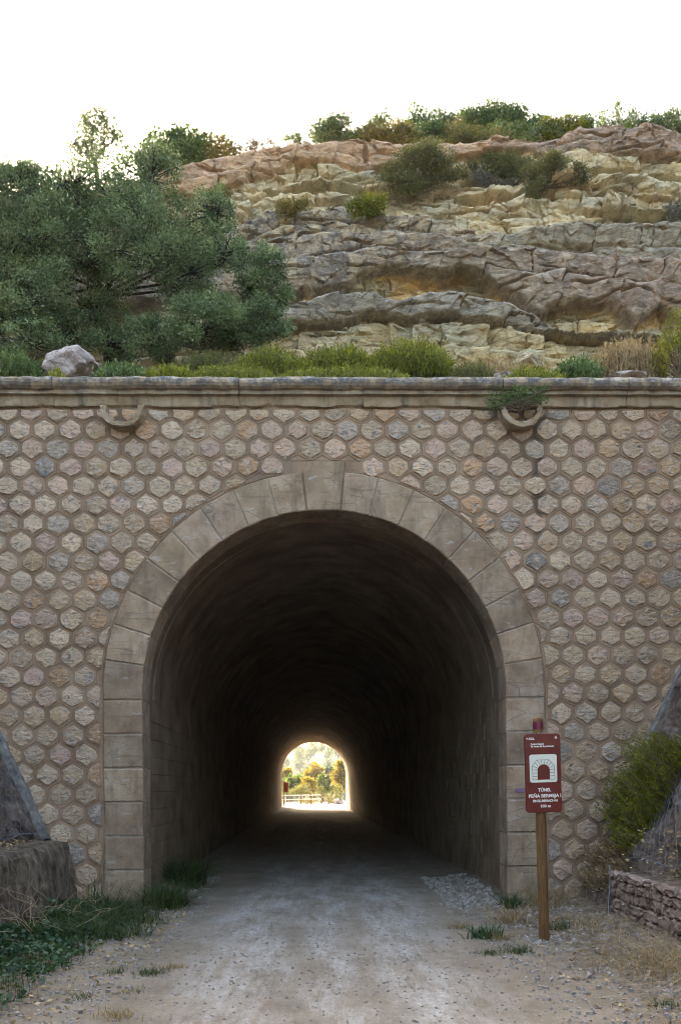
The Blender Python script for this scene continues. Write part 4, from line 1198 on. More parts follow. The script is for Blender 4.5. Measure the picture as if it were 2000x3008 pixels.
ridge_plant("slender_tree", "airy young tree with yellow tinted tips right of the golden shrub", "tree", 1130, 430, [(1120, 360, 28, 22), (1150, 385, 34, 20), (1105, 385, 18, 16)], 520, 0.075, 'green', limb=(1130, 395), back=1.6, trunk=0.025, sub=9, group=G)
ridge_plant("slender_tree", "airy young tree with a tall dark centre on the skyline", "tree", 1215, 430, [(1215, 350, 34, 24), (1225, 385, 38, 24), (1195, 400, 30, 20)], 800, 0.075, 'green', limb=(1212, 390), back=1.6, trunk=0.03, sub=10, group=G)
ridge_plant("evergreen_shrub", "bluish green bush between the airy trees on the skyline", "shrub", 1290, 430, [(1290, 385, 34, 36), (1310, 370, 26, 22), (1270, 400, 30, 24)], 1700, 0.065, 'oak', back=1.3, group=G)
ridge_plant("slender_tree", "tallest bushy tree on the skyline with yellow leaves at its left", "tree", 1390, 430, [(1370, 355, 36, 28), (1415, 355, 34, 30), (1460, 350, 36, 28), (1440, 385, 56, 30), (1380, 395, 50, 24), (1475, 340, 18, 18)], 3600, 0.075, 'green', limb=(1420, 395), back=1.6, trunk=0.05, sub=12, group=G)
ridge_plant("evergreen_shrub", "dense green bush right of the tallest skyline tree", "shrub", 1530, 430, [(1500, 375, 40, 32), (1545, 370, 40, 28), (1580, 390, 36, 22), (1530, 400, 56, 20)], 3000, 0.07, 'green', back=1.3, group=G)
ridge_plant("broom_bush", "bright olive bush beside the large right hand rock ledge", "shrub", 1650, 430, [(1620, 395, 40, 26), (1670, 390, 46, 24), (1700, 380, 24, 16), (1640, 415, 36, 18)], 2800, 0.06, 'broom', back=0.5, group=G)
ridge_plant("low_scrub", "brown dry scrub under the tallest skyline tree", "shrub", 1410, 445, [(1380, 425, 46, 22), (1440, 430, 46, 20), (1340, 420, 30, 20)], 2000, 0.055, 'olive', back=0.15, group=G)
ridge_plant("thin_shrub", "tall spindly shoots standing on the right hand rock ledge", "shrub", 1815, 395, [(1770, 360, 12, 26), (1812, 335, 10, 40), (1845, 358, 14, 24), (1790, 375, 30, 14), (1830, 378, 34, 12)], 620, 0.07, 'oak', back=0.8, sub=9, group=G)
ridge_plant("evergreen_shrub", "upright dark bush on the skyline at the right edge", "shrub", 1950, 405, [(1915, 375, 22, 26), (1950, 365, 22, 30), (1990, 375, 30, 34), (1960, 392, 50, 16), (2040, 380, 40, 30)], 1900, 0.07, 'oak', back=0.7, sub=11, group=G)

for k, (px, w, mt, lab) in enumerate(((1080, 50, 'green', "low green scrub between the juniper and the golden shrub"), (1175, 60, 'olive', "low olive scrub at the feet of the two airy young trees"),
        (1260, 60, 'green', "low green scrub filling the gap beside the bluish bush"), (1345, 60, 'rusty', "low brownish scrub left below the tallest skyline tree"),
        (1480, 60, 'green', "low green scrub right below the tallest skyline tree"), (1595, 60, 'oak', "low dark scrub left of the bright olive ridge bush"), (1715, 50, 'green', "low green scrub where the right hand ledge begins"),
        (1880, 60, 'green', "low scrub on the right hand ledge between spindly shoots and edge bush"))):
    ridge_plant("low_scrub", lab, "shrub", px, 430, [(px - w * .4, 412 - (px > 1700) * 28, w * .5, 22), (px + w * .4, 408 - (px > 1700) * 28, w * .5, 24), (px, 395 - (px > 1700) * 24, w * .4, 20)], 1000, 0.06, mt, back=0.5, group=G)
# --- bushes hanging on the cliff
GC = "bushes growing out of the cliff face"
def cliff_plant(name, label, px, py, blobs, n, leaf, mat, **kw):
    p = cliff_point(px, py); Y = p[1] - 0.25; n = int(n * 1.6); kw['sub'] = kw.get('sub', 9) + 8; kw.setdefault('spread', 0.22)
    return plant(name, label, "shrub", p + np.array([0, -0.05, 0]), pb(blobs, Y, 0.6), n, leaf, mat, group=GC, **kw)
cliff_plant("olive_bush", "big olive brown bush hanging over the pale cliff centre", 1220, 560, [(1160, 515, 50, 34), (1230, 480, 62, 40), (1290, 490, 52, 34), (1200, 545, 60, 30), (1270, 450, 56, 26), (1340, 510, 34, 24)], 9500, 0.05, 'olive', sub=14)
cliff_plant("olive_bush", "dark olive bush below the grey skyline boulder", 1470, 530, [(1420, 485, 42, 30), (1480, 480, 48, 28), (1530, 500, 42, 26), (1460, 515, 50, 22)], 5200, 0.05, 'olive', sub=12)
cliff_plant("olive_bush", "drooping brown green bush over the blocky pale boulder", 1610, 560, [(1590, 500, 46, 34), (1650, 490, 52, 28), (1700, 510, 34, 28), (1570, 550, 30, 36), (1620, 470, 40, 20)], 5200, 0.05, 'olive', sub=12)
cliff_plant("broom_bush", "round bright yellow green bush low on the pale layer", 1080, 632, [(1055, 600, 34, 30), (1100, 592, 34, 32), (1080, 612, 48, 22)], 2800, 0.05, 'broom', sub=11)
cliff_plant("autumn_shrub", "small rusty tuft on the ledge left of the yellow bush", 850, 636, [(830, 612, 34, 24), (880, 608, 32, 26)], 1500, 0.045, 'rusty', sub=10)
cliff_plant("grey_shrub", "small grey cushion shrub beside the big olive bush", 1412, 525, [(1405, 515, 22, 16), (1430, 530, 30, 14), (1480, 540, 34, 12)], 900, 0.04, 'greyscrub')
cliff_plant("olive_bush", "dark bush in the hollow at the right edge of the cliff", 1985, 640, [(1985, 620, 26, 30), (2020, 610, 30, 26)], 1400, 0.045, 'greyscrub')
cliff_plant("autumn_shrub", "dry yellow tuft behind the oak on the orange band", 670, 580, [(660, 560, 24, 24), (640, 585, 24, 20)], 700, 0.05, 'rusty')

# --- broom and grass on the terrace
def broom(name, label, cat, px0, px1, py_top, py_bot, Y, nst, mat, group=None, leaf=0.05, per=14, lean=0.18, stem='green_stem', dy=0.5, jag=0.35):
    base = at((px0 + px1) / 2, py_bot, Y); k = Y / F_PX
    e = empty(name, base); tag(e, label, cat, group)
    nst = int(nst * 2.0); lines, PP, DD, TT = [], [], [], []
    for i in range(nst):
        u = RNG.random(); 
        y = Y + RNG.uniform(-dy, dy)
        a = at(px0 + (px1 - px0) * u, py_bot + 12, y)
        dome = 1 - abs(2 * u - 1) ** 2.2 * 0.55
        H = (py_bot - py_top) * k * dome * RNG.uniform(1 - jag, 1.0)
        b = a + np.array([RNG.normal(0, lean) * H, RNG.normal(0, lean) * H, H])
        P, R_ = bend(a, b, 5, 0.05, 0.006, 0.002); lines.append((P, R_))
        t = RNG.uniform(0.22, 1.0, per)
        Q = np.stack([np.interp(t, np.linspace(0, 1, 5), P[:, c]) for c in range(3)], 1) + RNG.normal(0, 0.018, (per, 3))
        PP.append(Q); DD.append((b - a) / np.linalg.norm(b - a) + RNG.normal(0, 0.45, (per, 3)))
        TT.append(np.clip(RNG.normal(0.5, 0.2) + RNG.normal(0, 0.1, per), 0, 1))
    P, Dv, T = np.concatenate(PP), np.concatenate(DD), np.concatenate(TT)
    L = leaf * RNG.uniform(0.6, 1.3, len(P))
    V, f, t4 = leaf_quads(P, Dv, L, L * 0.36, T)
    link("foliage", mesh_np("foliage", V - base, f, attrs={"tint": t4}), M[mat], e)
    V, f = tubes(lines, 3); tag(link("stem", mesh_np("stem", V - base, f), M[stem], e), kind="stuff")
    return e
GT = "broom bushes behind the coping"
broom("broom_bush", "tallest yellow green broom bush, just right of the middle of the coping", "shrub", 1090, 1325, 985, 1108, 14.2, 420, 'broom', GT, per=18)
broom("broom_bush", "wide yellow green broom bush left of the tallest one", "shrub", 880, 1110, 1005, 1108, 14.2, 360, 'broom', GT, per=18)
broom("broom_bush", "mid green broom bush in front of the small leaning oak", "shrub", 690, 900, 1010, 1108, 14.4, 300, 'broom', GT, per=17)
broom("broom_bush", "darker broom bush at the left end of the broom row", "shrub", 520, 710, 1020, 1108, 14.6, 220, 'olive', GT, per=17)
broom("broom_bush", "low yellow broom clump directly behind the coping, under the small oak", "shrub", 560, 800, 1058, 1115, 13.3, 220, 'broom', GT, per=12, leaf=0.04)
broom("broom_bush", "low yellow broom clump at the foot of the tallest bushes", "shrub", 820, 1200, 1062, 1115, 13.2, 260, 'broom', GT, per=12, leaf=0.04)
broom("grass_tuft", "short green grass tuft right beside the pale boulder", "grass", 285, 430, 1055, 1114, 13.4, 130, 'green', None, per=9, leaf=0.07)
broom("grass_tuft", "short green grass tuft below the trunk of the big oak", "grass", 420, 580, 1065, 1114, 13.3, 130, 'broom', None, per=9, leaf=0.06)
broom("small_bush", "tiny yellow green bush in front of the pale boulder", "shrub", 148, 190, 1075, 1118, 13.1, 50, 'broom', None, per=12, leaf=0.04)
broom("green_bush", "dark green bush at the left end of the coping", "shrub", -40, 110, 1025, 1112, 13.8, 220, 'green', None, per=20, leaf=0.06, lean=0.3)
broom("low_scrub", "low mixed scrub behind the coping right of the tallest broom", "shrub", 1330, 1450, 1050, 1112, 14.0, 120, 'olive', None, per=12)
broom("green_bush", "low green bush with pale grass right of the flat stone", "shrub", 1640, 1760, 1040, 1112, 13.8, 170, 'green', None, per=14, leaf=0.06)
broom("low_scrub", "low yellow scrub between flat stone and green bush", "shrub", 1480, 1650, 1068, 1114, 13.5, 130, 'broom', None, per=12, leaf=0.045)
broom("dry_stalks", "tall dry reddish brown stalks behind the grey lichened rock", "dry grass", 1735, 1950, 980, 1112, 14.4, 420, 'straw', None, per=7, leaf=0.07, stem='straw_stem', lean=0.12)
broom("dry_stalks", "thin dry stalks at the cliff foot beside the ochre rock", "dry grass", 1350, 1560, 1035, 1108, 15.0, 160, 'straw', None, per=5, leaf=0.06, stem='straw_stem', lean=0.15)
plant("green_bush", "rounded bright green bush at the right end of the coping", "shrub", at(1990, 1112, 13.8), pb([(1960, 1050, 36, 60), (2010, 1000, 55, 70), (2060, 1030, 80, 80), (1990, 970, 34, 44)], 13.9), 6500, 0.05, 'broom', sub=15, spread=0.24, up=0.8, aspect=0.35)
plant("hanging_weed", "leafy green weed sprouting from the right drain spout", "weed", at(1525, 1200, D - 0.15), pb([(1470, 1170, 42, 22), (1530, 1165, 44, 26), (1570, 1178, 30, 18), (1445, 1190, 26, 14), (1585, 1150, 22, 14)], D - 0.22, 0.5), 1500, 0.042, 'green', sub=12, spread=0.28, aspect=0.32)

# --- slope bushes at the right
GS = "bushes on the right slope"
def slope_broom(label, z0, z1, y0, y1, n, mat, h, name="broom_bush", leaf=0.06, per=16, lean=0.30):
    s = 1
    base = np.array([slope_x(z0, 1), (y0 + y1) / 2, z0]); e = empty(name, base); tag(e, label, "shrub", GS)
    lines, PP, DD, TT = [], [], [], []
    for i in range(n):
        z = RNG.uniform(z0, z1); y = RNG.uniform(y0, y1)
        a = np.array([slope_x(z, 1) + 0.05, y, z]); H = h * RNG.uniform(0.3, 1.15) * (0.6 + 0.8 * float(vnoise(np.array([y * 3.0]), np.array([z * 4.0]), 311)[0]))
        b = a + np.array([-0.55 * H + RNG.normal(0, lean) * H * .6, RNG.normal(-0.1, lean) * H, H * 0.62])
        P, R_ = bend(a, b, 5, 0.08, 0.005, 0.0018); lines.append((P, R_))
        t = RNG.uniform(0.2, 1.0, per)
        Q = np.stack([np.interp(t, np.linspace(0, 1, 5), P[:, c]) for c in range(3)], 1) + RNG.normal(0, 0.02, (per, 3))
        PP.append(Q); DD.append((b - a) / np.linalg.norm(b - a) + RNG.normal(0, 0.5, (per, 3)))
        TT.append(np.clip(RNG.normal(0.5, 0.22) + RNG.normal(0, 0.1, per), 0, 1))
    P, Dv, T = np.concatenate(PP), np.concatenate(DD), np.concatenate(TT)
    L = leaf * RNG.uniform(0.6, 1.3, len(P))
    V, f, t4 = leaf_quads(P, Dv, L, L * 0.22, T)
    link("foliage", mesh_np("foliage", V - base, f, attrs={"tint": t4}), M[mat], e)
    V, f = tubes(lines, 3); tag(link("stem", mesh_np("stem", V - base, f), M['twig'], e), kind='stuff')
slope_broom("large yellow green broom bush high on the right slope below the kerb", 1.35, 1.95, 10.6, 11.8, 520, 'broom', 0.55)
slope_broom("yellow green bush at the portal end of the right slope, nearest the sign", 0.95, 1.6, 11.3, 12.1, 320, 'broom', 0.50)
slope_broom("mustard yellow bush hanging low on the right slope over the netting", 0.70, 1.35, 10.7, 11.4, 320, 'broom', 0.50)
slope_broom("dry brown twiggy brush at the end of the rubble wall", 0.15, 0.75, 11.0, 12.2, 260, 'litter', 0.32, name="dry_brush", leaf=0.06, per=9)

# --- ground plants
def blades(name, pts, hgt, wid, mat, label=None, cat=None, group=None, kind=None, lean=0.35, curl=0.4, seg=3):
    n = len(pts); base = pts.mean(0)
    H = hgt * RNG.uniform(0.5, 1.15, n); a = RNG.uniform(0, 6.28, n)
    ln = np.stack([np.cos(a), np.sin(a), np.zeros(n)], 1) * (np.abs(RNG.normal(0, lean, n)))[:, None]
    S = np.stack([-np.sin(a + RNG.normal(0, .6, n)), np.cos(a), np.zeros(n)], 1)
    V = []
    for k in range(seg + 1):
        t = k / seg
        c = pts + ln * (H * (t + curl * t * t))[:, None] + np.array([0, 0, 1]) * (H * (t - 0.35 * curl * t * t))[:, None]
        w = wid * (1 - t) ** 0.7 * 0.5 + 0.0006
        V += [c - S * w, c + S * w]
    V = np.stack(V, 1).reshape(-1, 3)
    m = 2 * (seg + 1)
    f = np.concatenate([np.stack([np.arange(n) * m + 2 * k, np.arange(n) * m + 2 * k + 1, np.arange(n) * m + 2 * k + 3, np.arange(n) * m + 2 * k + 2], 1) for k in range(seg)])
    t = np.repeat(np.clip(RNG.normal(0.5, 0.25, n), 0, 1), m)
    o = link(name, mesh_np(name, V - base, f, attrs={"tint": t}), M[mat], loc=base)
    return tag(o, label, cat, group, kind)
def gpts(n, cx, cy, rx, ry):
    p = RNG.normal(0, 1, (n, 2)) * np.array([rx, ry]) * 0.55 + np.array([cx, cy])
    return np.stack([p[:, 0], p[:, 1], z_track(p[:, 0], p[:, 1]) - 0.01], 1)
blades("grass_clump", gpts(800, -2.12, 12.1, 0.22, 0.35), 0.46, 0.008, 'grass', "tall dark grass clump against the left jamb at the tunnel mouth", "grass", lean=0.75, curl=0.7)
blades("grass_clump", gpts(620, -2.2, 14.4, 0.22, 0.45), 0.60, 0.010, 'grass', "dark leafy grass clump just inside the tunnel on the left", "grass", lean=0.75, curl=0.7)
blades("grass_clump", gpts(60, -2.95, 11.7, 0.30, 0.25), 0.5, 0.012, 'grass', "thin long grass blades in front of the base of the left jamb", "grass")
x = RNG.uniform(-3.3, -1.85, 7000); y = RNG.uniform(4.5, 12.3, 7000)
keep = (RNG.random(7000) < np.clip((-x - 2.05 + fbm(x * 2, y * 2, 3, 171) * 1.2) / 0.6, 0, 1) ** 1.3)
p = np.stack([x, y, z_track(x, y) - 0.01], 1)[keep]
blades("verge_grass", p, 0.13, 0.008, 'grass', kind='stuff', lean=0.6)
# bramble over the left verge and wall
def bramble():
    n = 24000
    y = RNG.uniform(3.6, 11.8, n); u = RNG.random(n)
    x = -3.4 + 1.15 * u ** 1.6
    mound = np.clip(fbm(y * 0.9, x * 1.4, 3, 181) + 0.5, 0, 1)
    near = np.clip((9.5 - y) / 4.5, 0, 1)
    h = (0.10 + 0.50 * mound * (1 - u * 0.75)) * (0.30 + 0.9 * near)
    z = z_track(x, y) + h * (0.35 + 1.3 * vnoise(x * 4, y * 4, 183)) * RNG.random(n) ** 0.6
    keep = (RNG.random(n) < (0.25 + 0.9 * mound * (1.1 - u)) * np.clip((11.3 - y) / 1.6, 0.15, 1)) & ((x < -2.15 - 0.1 * near))
    P1 = np.stack([x, y, z], 1)[keep]
    m = 5200                                  # runners on the wall face
    y2 = RNG.uniform(4.5, 11.3, m); z2 = RNG.uniform(0.1, 0.95, m)
    k2 = fbm(y2 * 1.3, z2 * 2.0, 4, 191) > 0.05 + 0.16 * z2
    P2 = np.stack([np.full(m, -3.36) + RNG.uniform(-0.01, 0.09, m), y2, z2], 1)[k2]
    P = np.concatenate([P1, P2])
    Dv = RNG.normal(0, 1, P.shape) * np.array([1, 1, 0.45]) + np.array([0.3, -0.2, 0.1])
    L = 0.06 * RNG.uniform(0.35, 1.35, len(P)) * (0.75 + 0.5 * vnoise(P[:, 0] * 3, P[:, 1] * 3, 197))
    T = np.clip(0.40 + fbm(P[:, 1] * 3, P[:, 0] * 3, 3, 195) * 1.4 + RNG.normal(0, 0.15, len(P)), 0, 1)
    V, f, t4 = leaf_quads(P, Dv, L, L * 0.7, T)
    return mesh_np("bramble", V, f, attrs={"tint": t4})
x = RNG.uniform(-3.2, -1.85, 4200); y = RNG.uniform(9.3, 12.3, 4200)
keep = RNG.random(4200) < np.clip((-x - 1.95 + fbm(x * 1.6, y * 1.6, 3, 177) * 1.3) / 0.5, 0, 1) * np.clip((12.6 - y) / 0.8, 0, 1)
keep &= ~((x < -2.45) & (y > 11.6) & (RNG.random(4200) < 0.75))
p = np.stack([x, y, z_track(x, y) - 0.01], 1)[keep]
blades("verge_weeds", p, 0.24, 0.009, 'grass', kind='stuff', lean=0.8, curl=0.7)
tag(link("bramble", bramble(), M['ivy']), kind='stuff')
def canes(n, pts_fn, r=0.0025, L=0.9):
    ls = []
    for i in range(n):
        a = pts_fn(); d = np.array([RNG.normal(0, 0.5), RNG.normal(0, 0.5), RNG.uniform(0.1, 0.7)]); d /= np.linalg.norm(d)
        b = a + d * L * RNG.uniform(0.4, 1.0); P, R_ = bend(a, b, 7, 0.14, r, r * 0.4); ls.append((P, R_))
    return tubes(ls, 3)
V, f = canes(90, lambda: np.array([RNG.uniform(-3.45, -2.6), RNG.uniform(5, 11.0), RNG.uniform(0.1, 0.4)]), 0.003, 0.7)
tag(link("bramble_canes", mesh_np("bramble_canes", V, f), M['straw_stem']), kind='stuff')
# leaf litter on the wall top and verges
def litter(n, fn, size):
    P = fn(n); Dv = RNG.normal(0, 1, P.shape) * np.array([1, 1, 0.25]); L = size * RNG.uniform(0.5, 1.3, len(P))
    V, f, t4 = leaf_quads(P, Dv, L, L * 0.55, RNG.random(len(P)))
    return V, f, t4
def lit_fn(n):
    a = n // 3
    p1 = np.stack([RNG.uniform(-4.3, -3.5, a), RNG.uniform(6, 11.4, a), np.zeros(a)], 1)
    p1[:, 2] = 0.94 + RNG.random(a) * 0.05
    x = RNG.uniform(2.0, 3.5, a); y = RNG.uniform(5, 12.3, a); p2 = np.stack([x, y, z_track(x, y) + 0.01], 1)
    x = RNG.uniform(-2.6, -1.7, a); y = RNG.uniform(5, 12.3, a); p3 = np.stack([x, y, z_track(x, y) + 0.01], 1)
    y = RNG.uniform(5, 11.5, a); z = RNG.uniform(0.6, 1.1, a); p4 = np.stack([np.vectorize(lambda q: slope_x(q, 1))(z) - 0.05 - 0.25 * RNG.random(a), y, z], 1)
    return np.concatenate([p1, p2, p3, p4])
V, f, t4 = litter(2600, lit_fn, 0.045)
tag(link("leaf_litter", mesh_np("leaf_litter", V, f, attrs={"tint": t4}), M['litter']), kind='stuff')
# dry straw at the right
blades("straw_clump", gpts(620, 2.95, 7.6, 0.42, 0.9), 0.26, 0.004, 'straw', "sprawling dry straw grass at the foot of the rubble wall", "dry grass", lean=1.5, curl=0.8)
blades("straw_clump", gpts(300, 3.0, 9.8, 0.35, 0.7), 0.17, 0.004, 'straw', "short dry straw between the sign post and the rubble wall end", "dry grass", lean=0.9, curl=0.6)
blades("straw_clump", gpts(420, 2.95, 11.7, 0.40, 0.5), 0.30, 0.004, 'straw', "dry straw at the base of the hexagonal stones right of the jamb", "dry grass", lean=0.7, curl=0.5)
# small tufts on the gravel, at places read off the photograph
def gnd(px, py):
    d = ray(px, py); p = d * (EYE / -d[2]); return p[0], p[1]
TUFTS = [(340, 2862, 0.07, 90, 'grass', "round green tuft on the left edge of the track, nearest the verge"), (438, 2866, 0.08, 140, 'grass', "flattened green tuft beside a dry one on the left of the track"),
         (508, 2848, 0.06, 120, 'straw', "flat dry tuft right of the flattened green one"), (240, 2932, 0.06, 60, 'grass', "small tuft close to the bramble at the lower left"),
         (340, 2985, 0.09, 110, 'straw', "brown weed tuft at the bottom left of the track"), (352, 2920, 0.05, 50, 'straw', "tiny brown tuft above the brown weed"),
         (392, 2916, 0.05, 40, 'grass', "tiny green tuft above the brown weed"), (1425, 2755, 0.16, 150, 'ivy', "dark weed tuft among stones left of the sign post"),
         (1350, 2725, 0.09, 110, 'straw', "low brownish tuft near the tunnel mouth on the right verge"), (1468, 2760, 0.14, 100, 'straw', "brown weed right beside the dark weed left of the post"),
         (1435, 2806, 0.07, 120, 'grass', "small green tuft on pale gravel in front of the sign"), (1520, 2800, 0.10, 150, 'grass', "greenish tuft directly in front of the sign post"),
         (1495, 2715, 0.30, 140, 'straw', "taller dry weed in front of the right jamb"), (1640, 2735, 0.16, 120, 'grass', "grassy tuft right behind the sign post base"),
         (1962, 2962, 0.08, 80, 'grass', "green tuft at the lower right corner of the verge"), (1500, 2668, 0.22, 140, 'ivy', "broad leaved dark weed at the foot of the right jamb")]
for (px, py, h, n, mt, lab) in TUFTS:
    gx, gy = gnd(px, py)
    blades("weed_tuft", gpts(n, gx, gy, 0.09 + 0.3 * h, 0.09 + 0.3 * h), h, 0.006 if mt != 'ivy' else 0.02, mt, lab, "weed", "weed tufts on the track and its verges", lean=0.7, curl=0.5)

# ================================================================== THE SIGN
def font_mesh(txt, size, align='CENTER', bold=0.0):
    cu = bpy.data.curves.new("lettering", 'FONT'); cu.body = txt; cu.size = size; cu.align_x = align; cu.extrude = 0.0006; cu.offset = bold; cu.resolution_u = 3
    o = bpy.data.objects.new("lettering", cu); COL.objects.link(o)
    dg = bpy.context.evaluated_depsgraph_get()
    me = bpy.data.meshes.new_from_object(o.evaluated_get(dg))
    bpy.data.objects.remove(o); bpy.data.curves.remove(cu)
    return me
gx, gy = gnd(1598, 2762)
sign = empty("trail_sign", (gx, gy, z_track(np.array([gx]), np.array([gy]))[0] - 0.02))
tag(sign, "dark red trail sign on a round wooden post right of the tunnel mouth", "sign")
lean = rad(-1.25)
sign.rotation_euler = (0, lean, rad(2))
PH = (2762 - 2105) / F_PX * gy + 0.02
def rrect(w, h, r, n=6, cx=0, cz=0):
    pts = []
    for (sx, sz, a0) in ((1, -1, -90), (1, 1, 0), (-1, 1, 90), (-1, -1, 180)):
        for k in range(n + 1):
            a = rad(a0 + 90 * k / n); pts.append((cx + sx * (w / 2 - r) + r * math.cos(a), cz + sz * (h / 2 - r) + r * math.sin(a)))
    return np.array(pts)
zs = np.array([-0.15, 0.0, 0.4, 0.8, 1.2, 1.6, 2.0, PH - 0.03, PH - 0.008, PH]); rs = np.array([.054, .054, .0535, .053, .0525, .052, .0515, .051, .044, .012])
an = np.linspace(0, 2 * math.pi, 24, endpoint=False)
V = np.array([(r * math.cos(a), r * math.sin(a), z) for z, r in zip(zs, rs) for a in an])
i = np.arange(len(zs) - 1)[:, None] * 24 + np.arange(24)[None]; j = np.arange(len(zs) - 1)[:, None] * 24 + (np.arange(24)[None] + 1) % 24
link("post", mesh_np("post", V, [np.stack([i, j, j + 24, i + 24], -1).reshape(-1, 4), (np.arange(24) + 24 * (len(zs) - 1))[None]], True), M['post'], sign)
m_red = NT("maroon_enamel"); cr_ = m_red.ramp(m_red.noise(1.6, 3), [(0.35, (0.075, 0.004, 0.007)), (0.65, (0.12, 0.014, 0.008))]); M['maroon'] = m_red.done(cr_, 0.32, spec=0.5)
M['band'] = m_simple("purple_band", [(0.3, (0.10, 0.010, 0.030)), (0.7, (0.13, 0.016, 0.042))], 8, bstr=0.05, rough=0.35, spec=0.5)
M['white'] = m_simple("white_print", [(0.3, (0.66, 0.64, 0.58)), (0.7, (0.74, 0.72, 0.67))], 6, bstr=0.02, rough=0.5)
M['cream'] = m_simple("pale_print", [(0.3, (0.60, 0.62, 0.52)), (0.7, (0.66, 0.67, 0.57))], 6, bstr=0.02, rough=0.4, spec=0.4)
M['steel'] = m_simple("bolt_steel", [(0.3, (0.4, 0.4, 0.4)), (0.7, (0.6, 0.6, 0.6))], 20, rough=0.3, metal=1.0)
zb0 = PH - (2200 - 2105) / F_PX * gy * 0 
ZP1 = PH - 50 / F_PX * gy; ZP0 = PH - 281 / F_PX * gy; PW = 106 / F_PX * gy; PHt = ZP1 - ZP0
# collar band
V = np.array([(0.0545 * math.cos(a), 0.0545 * math.sin(a), z) for z in (PH - 0.125, PH - 0.048) for a in an]); i = np.arange(24)
link("collar_band", mesh_np("collar_band", V, np.stack([i, (i + 1) % 24, (i + 1) % 24 + 24, i + 24], 1), True), M['band'], sign)
panel = link("panel", prism("panel", rrect(PW, PHt, 0.036), -0.012, 0.012, 0.004), M['maroon'], sign, (0.018, -0.068, (ZP0 + ZP1) / 2))
def on_panel(name, me, mat, x, z, y=-0.0135):
    o = link(name, me, mat, panel, (x, y, z)); return o
def text(txt, size, x, z, align='CENTER', bold=0.0, fitw=None):
    me = font_mesh(txt, size, align, bold)
    if fitw:
        c = np.array([v.co[:] for v in me.vertices]); w = c[:, 0].max() - c[:, 0].min(); k = fitw / w
        for v in me.vertices: v.co.x *= k
    o = on_panel("lettering", me, M['white'], x, z); o.rotation_euler = (rad(90), 0, 0); return o
S = PW / 700.0                                   # the panel is 700 units wide in the close-up
def u2(x, y): return ((x - 715) * S, (1250 - y) * S * PHt / (PW * 1500 / 700))
for txt, h, cx, yb, w in (("TÚNEL", 62, 728, 1600, 255), ("PEÑA BERMEJA I", 62, 732, 1712, 632), ("SIN ILUMINACIÓN", 46, 735, 1800, 482), ("100 m", 52, 738, 1902, 190)):
    x, z = u2(cx, yb); text(txt, h * S / 0.70, x, z, 'CENTER', 0.0014, w * S)
for txt, h, lx, yb, w in (("Camino Natural", 33, 478, 712, 255), ("Vía Verde del Renacimiento", 33, 478, 757, 462), ("Caminos", 18, 452, 588, 98), ("Naturales", 18, 452, 612, 108)):
    x, z = u2(lx, yb); text(txt, h * S / 0.70, x, z, 'LEFT', 0.0010, w * S)
# pictogram plate with the arch drawing
px_, pz_ = u2(716, 1162)
on_panel("pictogram_plate", prism("pictogram_plate", rrect(535 * S, 540 * S, 45 * S), -0.0015, 0.003, 0.0004), M['cream'], px_, pz_, -0.0125)
def bars(segs, w):
    V, f = [], []
    for (a, b) in segs:
        a, b = np.array(a), np.array(b); d = (b - a) / np.linalg.norm(b - a); n = np.array([-d[1], d[0]]) * w / 2
        q = [a - n - d * w * .4, b - n + d * w * .4, b + n + d * w * .4, a + n - d * w * .4]; k = len(V)
        V += [(p[0], 0, p[1]) for p in q]; f.append([k, k + 1, k + 2, k + 3])
    return poly_mesh("arch_drawing", V, f)
L_ = lambda *p: [u2(*q) for q in p]
out = L_((508, 1375), (500, 1112), (592, 1000), (828, 1000), (928, 1112), (938, 1372))
seg = [(out[k], out[(k + 1) % 6]) for k in range(6)]
seg += [tuple(L_(*p)) for p in (((505, 1115), (598, 1152)), ((558, 1055), (615, 1115)), ((604, 1005), (655, 1092)), ((675, 1000), (692, 1085)), ((748, 1000), (738, 1085)), ((820, 1010), (778, 1092)), ((872, 1058), (815, 1115)), ((925, 1115), (832, 1150)),
        ((505, 1187), (598, 1187)), ((505, 1248), (598, 1248)), ((506, 1310), (598, 1310)), ((842, 1185), (930, 1182)), ((842, 1245), (932, 1243)), ((842, 1308), (935, 1306)))]
on_panel("arch_drawing", bars(seg, 7 * S), M['maroon'], 0, 0, -0.0152)
A = np.linspace(math.pi, 0, 17)
mouth = [u2(598, 1372), u2(842, 1372)] + [u2(720 + 120 * math.cos(a), 1200 - 115 * math.sin(a)) for a in A[::-1]]
on_panel("arch_mouth", poly_mesh("arch_mouth", [(p[0], 0, p[1]) for p in mouth], [list(range(len(mouth)))]), M['maroon'], 0, 0, -0.0158)
# logo marks: walking figure of strokes, small shield
lg = [tuple(L_((418, 575), (418, 592))), tuple(L_((395, 582), (445, 582))), tuple(L_((418, 592), (402, 612))), tuple(L_((418, 592), (434, 612)))]
on_panel("logo_mark", bars(lg, 7 * S), M['white'], 0, 0, -0.0148)
sh = [u2(*p) for p in ((955, 605), (955, 570), (977, 556), (1000, 570), (1000, 605), (986, 605), (986, 582), (968, 582), (968, 605))]
on_panel("logo_mark", poly_mesh("logo_mark", [(p[0], 0, p[1]) for p in sh[::-1]], [list(range(9))]), M['white'], 0, 0, -0.0148)
import bmesh
for (bx, bz) in ((-0.012, ZP1 + 0.008), (0.020, ZP1 + 0.008), (0.0, ZP0 - 0.008), (0.028, ZP0 - 0.008)):
    bm = bmesh.new(); bmesh.ops.create_cone(bm, cap_ends=True, segments=10, radius1=0.006, radius2=0.005, depth=0.012, matrix=Matrix.Rotation(rad(90), 4, 'X'))
    me = bpy.data.meshes.new("bolt"); bm.to_mesh(me); bm.free(); link("bolt", me, M['steel'], sign, (bx, -0.058, bz))

